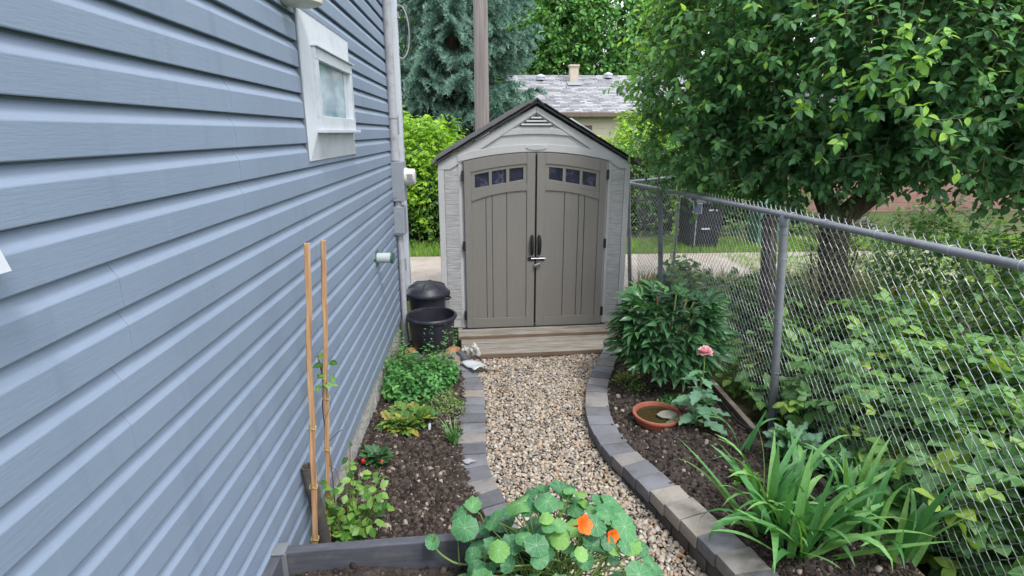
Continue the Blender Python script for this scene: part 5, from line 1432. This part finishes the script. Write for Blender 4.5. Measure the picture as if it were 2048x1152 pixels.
for tries in range(4000):
    if k >= 170: break
    a = rg.uniform(0, 6.283); q = math.sqrt(rg.random())
    x, y = .29 + .40 * q * math.cos(a), 1.69 + .37 * q * math.sin(a)
    dome = .95 - .30 * q ** 2.2 + (.0 if x < .5 else -.10 * (x - .5) / .2)
    lay = rg.choice((0, 0, .05, .1, .16))
    r = rg.choice((rg.uniform(.022, .036), rg.uniform(.032, .05), rg.uniform(.04, .058))) * (1 - .25 * lay / .16)
    P = Vector((x, y, dome - lay + rg.uniform(-.015, .02)))
    if not try_leaf(P, r, .5): continue
    n_ = Vector((.75 * q * math.cos(a) + rg.uniform(-.3, .3), .75 * q * math.sin(a) - .22 + rg.uniform(-.3, .3), 1.0))
    bx = .12 + .25 * rg.random(); by = 1.56 + .25 * rg.random()
    nleaf(P, r, n_, (bx, by, .55 if bx < .22 else .57), k); k += 1
# trailing runner over the board
run = smooth_poly([(.12, 1.80, .56), (.02, 1.83, .585), (-.1, 1.815, .59), (-.17, 1.84, .62), (-.2, 1.845, .66)], 2)
mb = MB(); mb.tube([Vector(q) - NB for q in run], .0042, 6); mb.build('runner', stem_m, nast, True)
nleaf((-.205, 1.84, .685), .03, (-.1, -.7, .9), (-.2, 1.845, .655), 2)
nleaf((-.075, 1.80, .78), .052, (-.2, -.8, .8), (-.1, 1.815, .59), 4)
nleaf((-.1, 1.87, .79), .034, (-.5, -.2, .9), (-.02, 1.83, .585), 6)
nleaf((-.045, 1.9, .80), .036, (.1, -.3, .9), (-.0, 1.83, .585), 5)
# flowers
orange_m = leaf_mat('orange_petal', [G(236, 92, 28), G(246, 124, 36), G(228, 74, 24)], by='v', trans=.25, rough=.5)
def nflower(loc, s, face, label_part=None):
    T = leaf_template(1, .9, 4, .66, .15, -.05, pw=.7, curl=.12)
    n_ = 5; az = np.arange(n_) * 2 * math.pi / n_ + .3
    Fq = np.array(Vector(face).normalized()); a_ = norm(np.cross(Fq, [0, 0, 1.0])[None])[0]; b_ = np.cross(Fq, a_)
    rad = np.cos(az)[:, None] * a_ + np.sin(az)[:, None] * b_
    d = norm(rad + Fq * .55)
    loc = np.array(loc)
    o = link('flower', scatter_mesh('flower', T, frames(d, Fq[None] - rad * .4), rad * .1 * s + (loc - np.array(NB)), np.full(n_, s), RNG.random(n_)), orange_m, nast)
    mb = MB(); l_ = Vector(loc) - NB; f_ = Vector(Fq); mb.tube([l_, l_ - f_ * s * .5 + Vector((-.005, 0, .0)), l_ - f_ * s * 1.1 + Vector((-.01, 0, .004))], [s * .16, s * .1, s * .03], 7); mb.build('spur', MATS['orange_petal'], o, True)
    mb = MB(); mb.tube([l_ - f_ * s * .3, l_ - f_ * s * .5 + Vector((0, 0, -.1)), l_ + Vector((-.02, 0, -.22))], .0024, 5); mb.build('stem', stem_m, nast, True)
nflower((.335, 1.58, .95), .038, (.35, -.5, .5)); nflower((.45, 1.62, .87), .03, (.3, -.7, .3)); nflower((.24, 1.78, .84), .02, (0, -.6, .6))

# ---- sword-leaved clumps
def blade_leaf(root, base, az, lean, L, W, bend, twist, mats, nm_='leaf', pw=1.6):
    """a strap leaf that leaves the base at a lean and bows over"""
    n_ = 11; v, f = [], []; d = Vector((math.cos(az), math.sin(az), 0)); side = Vector((-d.y, d.x, 0))
    p_ = Vector(base) - Vector(root.location); th = lean
    for i in range(n_):
        t = i / (n_ - 1)
        w = W / 2 * (min(1, .55 + t * 2.2) if t < .2 else 1) * (1 - max(0, (t - .45) / .55) ** 1.8) + .0006
        tg = d * math.sin(th) + Vector((0, 0, 1)) * math.cos(th)
        nr = d * math.cos(th) - Vector((0, 0, 1)) * math.sin(th)
        a = twist * t; s_ = side * math.cos(a) + nr * math.sin(a); n2 = nr * math.cos(a) - side * math.sin(a)
        v += [p_ - s_ * w - n2 * w * .22, p_, p_ + s_ * w - n2 * w * .22]
        p_ = p_ + tg * (L / (n_ - 1)); th += bend * (t ** pw) * (3.0 / n_)
    for i in range(n_ - 1):
        a = 3 * i; f += [(a, a + 1, a + 4, a + 3), (a + 1, a + 2, a + 5, a + 4)]
    me = np_mesh(nm_, np.array([tuple(q) for q in v]), np.array(f), True, {'rib': np.tile([1., 0., 1.], n_)}); me.materials.append(mats[0])
    return link(nm_, me, None, root)
def iris_clump(loc, fans, nl, Ls, label, W=(.026, .042), seed=3, name='iris_clump'):
    rg = random.Random(seed); root = tag(empty(name, loc), label, 'iris')
    for (fx, fy, faz) in fans:
        for j in range(nl):
            a = faz + rg.choice((0, math.pi)) + rg.uniform(-.9, .9)
            blade_leaf(root, Vector(loc) + Vector((fx + rg.uniform(-.04, .04), fy + rg.uniform(-.04, .04), -.015)), a, rg.uniform(.05, .95), rg.uniform(*Ls), rg.uniform(*W), rg.choice((.2, .4, .8, 1.4, 2.0, 2.8)) * rg.uniform(.7, 1.3), rg.uniform(-.5, .5), M_iris)
    return root
iris_clump((1.56, 2.30, .19), [(-.08, .1, .1), (0, 0, .5), (.1, -.08, -.3), (.1, .1, .8), (-.03, -.12, -.1), (.02, .18, .3)], 14, (.36, .70), 'large clump of bright green sword leaves arching over the low wall', seed=4, W=(.03, .046))
iris_clump((1.98, 2.22, .2), [(0, 0, .5), (.06, -.1, .2), (-.05, .12, .9), (.02, .22, -.2)], 12, (.34, .60), 'second clump of sword leaves against the mesh, right of the large one', seed=9)
iris_clump((1.74, 3.18, .16), [(0, 0, .3)], 6, (.32, .55), 'small tuft of upright sword leaves behind the large clump', seed=12, W=(.02, .03))
# ---- peony
def peony():
    loc = (1.64, 4.42, .06); root = tag(empty('peony_bush', loc), 'dense dark green peony bush between the shed and the fence', 'peony')
    tp = [tpl_peony(i) for i in range(5)]; mes = []
    for t in tp:
        me = np_mesh('leaf', t[0], t[1], True, {'rib': t[2]}); me.materials.append(M_peony[0]); mes.append(me)
    rg = random.Random(8)
    for k in range(26):
        a = rg.uniform(0, 6.28); q = math.sqrt(rg.random()); tip = Vector((.42 * q * math.cos(a), .42 * q * math.sin(a), .55 + .3 * (1 - q * q)))
        mb = MB(); mb.tube(smooth_poly([(.1 * math.cos(a) * q, .1 * math.sin(a) * q, 0), tuple(tip * .5 + Vector((0, 0, .08))), tuple(tip)], 2), .006, 6); mb.build('stem', stem_m if k % 2 else rstem_m, root, True)
    n_ = 240
    for k in range(n_):
        a = k * 2.39996; h = rg.random(); el = rg.uniform(-.15, 1.0) ** 1.0
        # leaves cover a dome; skirts hang at the sides
        z = .26 + .52 * (k / n_) ** .85; rr = .46 * math.sqrt(max(.06, 1 - ((z - .42) / .56) ** 2)) * rg.uniform(.78, 1.04)
        if z > .8: rr *= .9
        P_ = np.array([rr * .68 * math.cos(a), rr * .68 * math.sin(a), z])
        d = norm(np.array([[math.cos(a) + rg.uniform(-.35, .35), math.sin(a) + rg.uniform(-.35, .35), -.35 + 1.7 * (z - .27) + rg.uniform(-.35, .35)]]))
        fr = frames(d, np.array([[rg.uniform(-.5, .5) + .25 * math.cos(a), rg.uniform(-.5, .5) + .25 * math.sin(a), 1.0]]))[0]
        s_ = rg.uniform(.205, .285)
        o = bpy.data.objects.new('leaf', mes[k % 5]); COL.objects.link(o); o.parent = root
        M4 = np.eye(4); M4[:3, :3] = fr * s_; M4[:3, 3] = P_; o.matrix_basis = Matrix(M4.tolist())
peony()
# ---- poppy with pink flower
def jag_template():
    prof = [(0, .03), (.12, .10), (.2, .06), (.32, .2), (.4, .13), (.52, .26), (.6, .16), (.72, .22), (.8, .11), (.9, .1), (1, .0)]
    v, f, rib = [], [], []
    for t, w in prof:
        z = -.3 * t * t + .03 * math.sin(t * 22)
        v += [(-w, t - w * .1, z + .25 * w + .02 * math.sin(t * 30)), (0, t, z), (w, t - w * .1, z + .25 * w - .02 * math.sin(t * 30))]; rib += [1., 0., 1.]
    for i in range(len(prof) - 1):
        a = 3 * i; f += [(a, a + 1, a + 4), (a, a + 4, a + 3), (a + 1, a + 2, a + 5), (a + 1, a + 5, a + 4)]
    return np.array(v), np.array(f), np.array(rib)
T_jag = jag_template()
pop = tag(empty('poppy_plant', (1.60, 3.60, .12)), 'grey green poppy plant with jagged leaves beside the saucer', 'poppy')
mb = MB(); sp = smooth_poly([(0, 0, 0), (-.01, .02, .2), (.02, .0, .42), (.01, .0, .59)], 2); mb.tube(sp, .006, 7); mb.build('stem', stem_m, pop, True)
n_ = 17; az = np.arange(n_) * 2.4 + 2.8; zz = np.linspace(.03, .46, n_); d = np.column_stack([np.cos(az), np.sin(az) , .35 - .5 * RNG.random(n_)]); L_ = np.linspace(.26, .13, n_) * RNG.uniform(.85, 1.15, n_)
foliage(pop, T_jag, frames(d, [0, 0, 1.0]), np.column_stack([np.zeros(n_), np.zeros(n_), zz]) + np.array(pop.location), L_, M_poppy, n_)
pompon((1.613, 3.60, .72), .055, pink_m, 70, 'double pink poppy flower standing above its grey green leaves', None, .8)
# ---- low covers and rosettes in the right bed
def rosette(name, loc, n_, ls, mats, label, cat, tpl=T_ov, el=(.1, .7), tall=.02, parts=None):
    root = tag(empty(name, loc), label, cat); a = np.arange(n_) * 2.39996 + RNG.normal(scale=.2, size=n_); e = RNG.uniform(*el, n_)
    d = np.column_stack([np.cos(a) * np.cos(e), np.sin(a) * np.cos(e), np.sin(e)])
    pos = np.array(loc) + d * .01 + np.column_stack([np.zeros(n_), np.zeros(n_), RNG.uniform(0, tall, n_)])
    return foliage(root, tpl, frames(d, np.array([0, 0, 1.0]) + RNG.normal(scale=.2, size=(n_, 3))), pos, RNG.uniform(*ls, n_), mats, n_ if parts is None else parts)
def cover(name, c_, rx, ry, h, n_, ls, mats, label, tpl=T_small, flowers=None):
    root = tag(empty(name, c_), label, 'ground cover')
    q = np.sqrt(RNG.random(n_)); a = RNG.random(n_) * 6.283; edge = 1 + .22 * np.sin(3 * a + c_[0] * 9) + .12 * np.sin(7 * a)
    pos = np.array(c_) + np.column_stack([rx * q * edge * np.cos(a), ry * q * edge * np.sin(a), h * (1 - q ** 2) * RNG.uniform(.3, 1.0, n_) + .008])
    d = norm(RNG.normal(size=(n_, 3)) + np.array([0, 0, .7]))
    foliage(root, tpl, frames(d, unit_vecs(n_) + np.array([0, 0, .8])), pos, RNG.uniform(*ls, n_), mats, 0)
    if flowers:
        m_, nf, fs = flowers; k_ = RNG.integers(0, n_, nf)
        link('blossoms', scatter_mesh('blossoms', T_small, frames(unit_vecs(nf) + np.array([0, 0, .4]), np.tile([0, -.3, 1.0], (nf, 1))), pos[k_] - np.array(c_) + np.array([0, 0, .012]), RNG.uniform(*fs, nf), RNG.random(nf)), m_, root)['kind'] = 'stuff'
    return root
cover('sedum_patch', (1.38, 4.40, .06), .17, .34, .06, 1300, (.016, .03), M_cover, 'low grey green sedum patch between the wall and the peony')
cover('sedum_patch', (1.62, 4.02, .09), .2, .13, .07, 700, (.016, .03), M_mint, 'low dark sedum patch in front of the peony foot')
rosette('leafy_seedling', (1.80, 3.92, .13), 34, (.05, .09), M_straw, 'dark leafy rosette beside the plank, behind the poppy', 'plant')
rosette('leafy_seedling', (1.66, 3.70, .13), 40, (.045, .08), M_hedge, 'bright leafy rosette at the foot of the poppy', 'plant')
rosette('leafy_seedling', (1.62, 2.86, .17), 46, (.06, .11), M_vine, 'ruffled green rosette behind the large sword-leaved clump', 'plant', T_jag, (.2, .9))
T_palm = join_templates([(T_jag, rz3(R(a)) * s_, (0, .35, 0)) for a, s_ in ((0, .62), (48, .56), (-48, .56), (95, .44), (-95, .44))] + [(T_twig, np.diag([1.2, .37, 1.2]), (0, 0, 0))])
rosette('delphinium_plant', (1.98, 2.98, .2), 30, (.16, .26), M_poppy, 'pale plant with deeply cut leaves under the near steel post', 'plant', T_palm, (.3, 1.2), .12)
rosette('delphinium_plant', (2.12, 2.62, .2), 22, (.15, .24), M_poppy, 'pale cut-leaved plant poking through the mesh behind the second sword-leaved clump', 'plant', T_palm, (.3, 1.2), .12)
def tuft(name, loc, n_, L, W, label, mats, seed, lean=(.1, .6)):
    rg = random.Random(seed); root = tag(empty(name, loc), label, 'grass tuft')
    for k in range(n_): blade_leaf(root, Vector(loc) + Vector((rg.uniform(-.02, .02), rg.uniform(-.02, .02), -.01)), rg.uniform(0, 6.28), rg.uniform(*lean), rg.uniform(*L), W * rg.uniform(.7, 1.2), rg.uniform(.3, 1.6), rg.uniform(-.6, .6), mats, 'blade')
tuft('grass_tuft', (-.21, 3.60, .05), 40, (.12, .26), .007, 'fresh green grass tuft at the soil edge of the house-side pavers', M_iris, 3)
tuft('grass_tuft', (1.46, 4.88, .05), 70, (.12, .24), .006, 'grass tuft at the far end of the low wall by the peony', M_grass, 5)
tuft('grass_tuft', (1.50, 4.75, .05), 50, (.12, .22), .006, 'thin grass tuft just in front of the other, under the peony leaves', M_grass, 6)

# ---- house-side bed
def mint():
    loc = (-.58, 4.52, .09); root = tag(empty('mint_plant', loc), 'lush green mint clump against the house foundation', 'mint'); n_ = 250
    a = RNG.random(n_) * 6.283; q = np.sqrt(RNG.random(n_)); e = 1 + .15 * np.sin(3 * a)
    P = np.array(loc) + np.column_stack([.30 * q * e * np.cos(a) + .01, .36 * q * e * np.sin(a), np.zeros(n_)])
    D = norm(np.column_stack([.5 * q * np.cos(a), .5 * q * np.sin(a), np.ones(n_)]) + RNG.normal(scale=.15, size=(n_, 3))); L = RNG.uniform(.08, .30, n_) * (1.25 - .5 * q) * np.clip(1.0 - 1.2 * (P[:, 0] + .5), .55, 1.2)
    D[P[:, 0] < -.78, 0] = np.abs(D[P[:, 0] < -.78, 0])
    fr, pos, s_, t = shoots(P, D, L, 13, spread=.9, along=.1, droop=.1, lsize=(.036, .06), start=.1)
    ok = pos[:, 0] > -.83
    link('stems', scatter_mesh('stems', T_twig, frames(D, unit_vecs(n_)), P - np.array(loc), L, RNG.random(n_)), M_stem[1], root)['kind'] = 'stuff'
    foliage(root, T_ov, fr[ok], pos[ok], s_[ok], M_mint, 90, 'leaf', np.clip(RNG.random(ok.sum()) * .6 + .5 * np.clip(t[ok] - .6, 0, 1), 0, 1))
    n2 = 14; a = RNG.random(n2) * 6.283
    P = np.array([-.5, 4.72, .09]) + np.column_stack([.2 * np.cos(a), .1 * np.sin(a), np.zeros(n2)]); D = norm(np.column_stack([.2 * np.cos(a), .2 * np.sin(a), np.ones(n2)])); L = RNG.uniform(.34, .48, n2)
    fr, pos, s_, t = shoots(P, D, L, 18, spread=.9, along=.1, droop=.1, lsize=(.022, .036), start=.3); foliage(root, T_ov, fr, pos, s_, M_mint, 0, mass='tall_sprigs')
mint()
lil = leaf_mat('lilac_petal', [G(160, 142, 190), G(184, 170, 208)], by='v', trans=.2)
cover('thyme_patch', (-.34, 4.16, .065), .19, .2, .07, 1900, (.013, .024), M_cover, 'grey green thyme mat with lilac specks beside the pavers', flowers=(lil, 130, (.008, .014)))
cover('thyme_patch', (-.36, 4.46, .06), .1, .1, .05, 300, (.015, .03), M_grass, 'small yellow green patch between mint and thyme')
T_prim = leaf_template(1, .42, 5, .6, .25, .32, pw=.8, curl=.06)
for k, (x, y, lb, n_) in enumerate(((-.60, 3.86, 'rear primrose rosette with mixed green and yellow leaves', 26), (-.56, 3.70, 'front primrose rosette with yellowing leaves by the plant label', 30), (-.66, 3.74, 'primrose rosette nearest the foundation', 20), (-.47, 3.80, 'primrose rosette with browning leaves nearest the thyme', 18))):
    rosette('primrose_plant', (x, y, .1), n_ + 34, (.09, .15), M_prim, lb, 'primrose', T_jag, (.1, 1.2), .06)
st = rosette('strawberry_plant', (-.70, 3.24, .16), 38, (.085, .13), M_straw, 'small strawberry plant with red fruit beside the foundation', 'strawberry plant', T_tri, (.05, .9), .03)
berry((-.775, 3.18, .20), .015, 'ripe strawberry left of its small plant by the foundation'); berry((-.655, 3.17, .195), .014, 'strawberry half hidden under the right side of its plant')
# ---- vine at the stakes
vloc = (-.70, 2.45, .2)
cl = tag(empty('clematis_vine', vloc), 'young leafy vine at the foot of the two stakes', 'vine')
P_, D_ = [], []
rgv = random.Random(17)
for k in range(26):
    a = rgv.uniform(-.6, 3.8); q = rgv.uniform(.05, .24)
    pts = smooth_poly([(0, 0, 0), (q * .5 * math.cos(a), q * .5 * math.sin(a) * 1.3, .12), (q * math.cos(a), q * math.sin(a) * 1.3, rgv.uniform(.1, .42))], 2)
    pts[:, 0] = np.maximum(pts[:, 0], -.11)
    mb = MB(); mb.tube([tuple(p_) for p_ in pts], .0022, 5); mb.build('stem', rstem_m if k % 3 == 0 else stem_m, cl, True)
    for j in range(9): P_.append(pts[int(len(pts) * (.25 + .083 * j)) if int(len(pts) * (.25 + .083 * j)) < len(pts) else -1])
cs = smooth_poly([(-.06, .0, .1), (-.04, -.04, .5), (-.075, .0, .75), (-.04, -.03, .92), (-.06, -.02, 1.05)], 3)
mb = MB(); mb.tube([tuple(p_) for p_ in cs], .003, 5); mb.build('climbing_stem', rstem_m, cl, True)
for j in range(16): P_.append(cs[int(len(cs) * .72) + j % 5] + np.array([random.uniform(-.03, .03), random.uniform(-.03, .03), random.uniform(-.04, .04)]))
P_ = np.array(P_) + np.array(vloc); n_ = len(P_)
D_ = norm(RNG.normal(size=(n_, 3)) * np.array([1, 1, .45]) + np.array([.35, -.2, .1]))
foliage(cl, T_ovw, frames(D_, norm(np.array([.1, -.35, 1.0]) + RNG.normal(scale=.35, size=(n_, 3)))), P_ + D_ * .012, RNG.uniform(.035, .062, n_), M_vine, n_)
n_ = 70; yy = RNG.uniform(2.2, 5.25, n_); s_ = RNG.random(n_) < .6
xx = np.where(s_, itp(RF, yy) - np.abs(RNG.normal(scale=.12, size=n_)) - .02, itp(LO, yy) + np.abs(RNG.normal(scale=.12, size=n_)) + .02)
d = norm(np.column_stack([RNG.normal(size=n_), RNG.normal(size=n_), RNG.normal(scale=.15, size=n_)]))
o = link('fallen_leaves', scatter_mesh('fallen_leaves', T_ov, frames(d, np.array([0, 0, 1.0]) + RNG.normal(scale=.3, size=(n_, 3))), np.column_stack([xx, yy, np.full(n_, .016)]), RNG.uniform(.018, .045, n_), RNG.random(n_)), leaf_mat('dead_leaf', [G(138, 84, 54), G(166, 120, 74), G(110, 74, 56), G(150, 140, 80)], by='v', trans=.1, rough=.8)); tag(o, 'dry brown leaves caught along the edges of the pebble path', 'leaves', kind='stuff')
# dry twigs by the stakes and a little litter on the soil
for k, (b, e) in enumerate((((-.74, 2.38, .95), (-.68, 2.3, 1.08)), ((-.75, 2.42, .8), (-.66, 2.36, .9)), ((-.72, 2.3, .75), (-.66, 2.24, .7)))):
    mb = MB(); mb.tube([b, tuple((Vector(b) + Vector(e)) / 2 + Vector((.01, 0, .015))), e], .0015, 4)
    o = mb.build('dry_tendril', rstem_m, cl, True); o.location = -Vector(vloc)
n_ = 420; k_ = RNG.integers(0, len(LV), n_); k2 = RNG.integers(0, len(RV), n_ // 2)
pos = np.vstack([LV[k_], RV[k2]]) + np.array([0, 0, .008]); n_ = len(pos)
d = norm(RNG.normal(size=(n_, 3)) * np.array([1, 1, .25])); 
o = link('plant_litter', scatter_mesh('plant_litter', T_twig, frames(d, unit_vecs(n_)), pos, RNG.uniform(.02, .07, n_), RNG.random(n_)), leaf_mat('dry_litter', [G(150, 124, 96), G(186, 164, 132), G(122, 96, 78)], by='v', trans=0, rough=.9)); tag(o, 'dry straw and twig bits scattered over the soil', 'litter', kind='stuff')
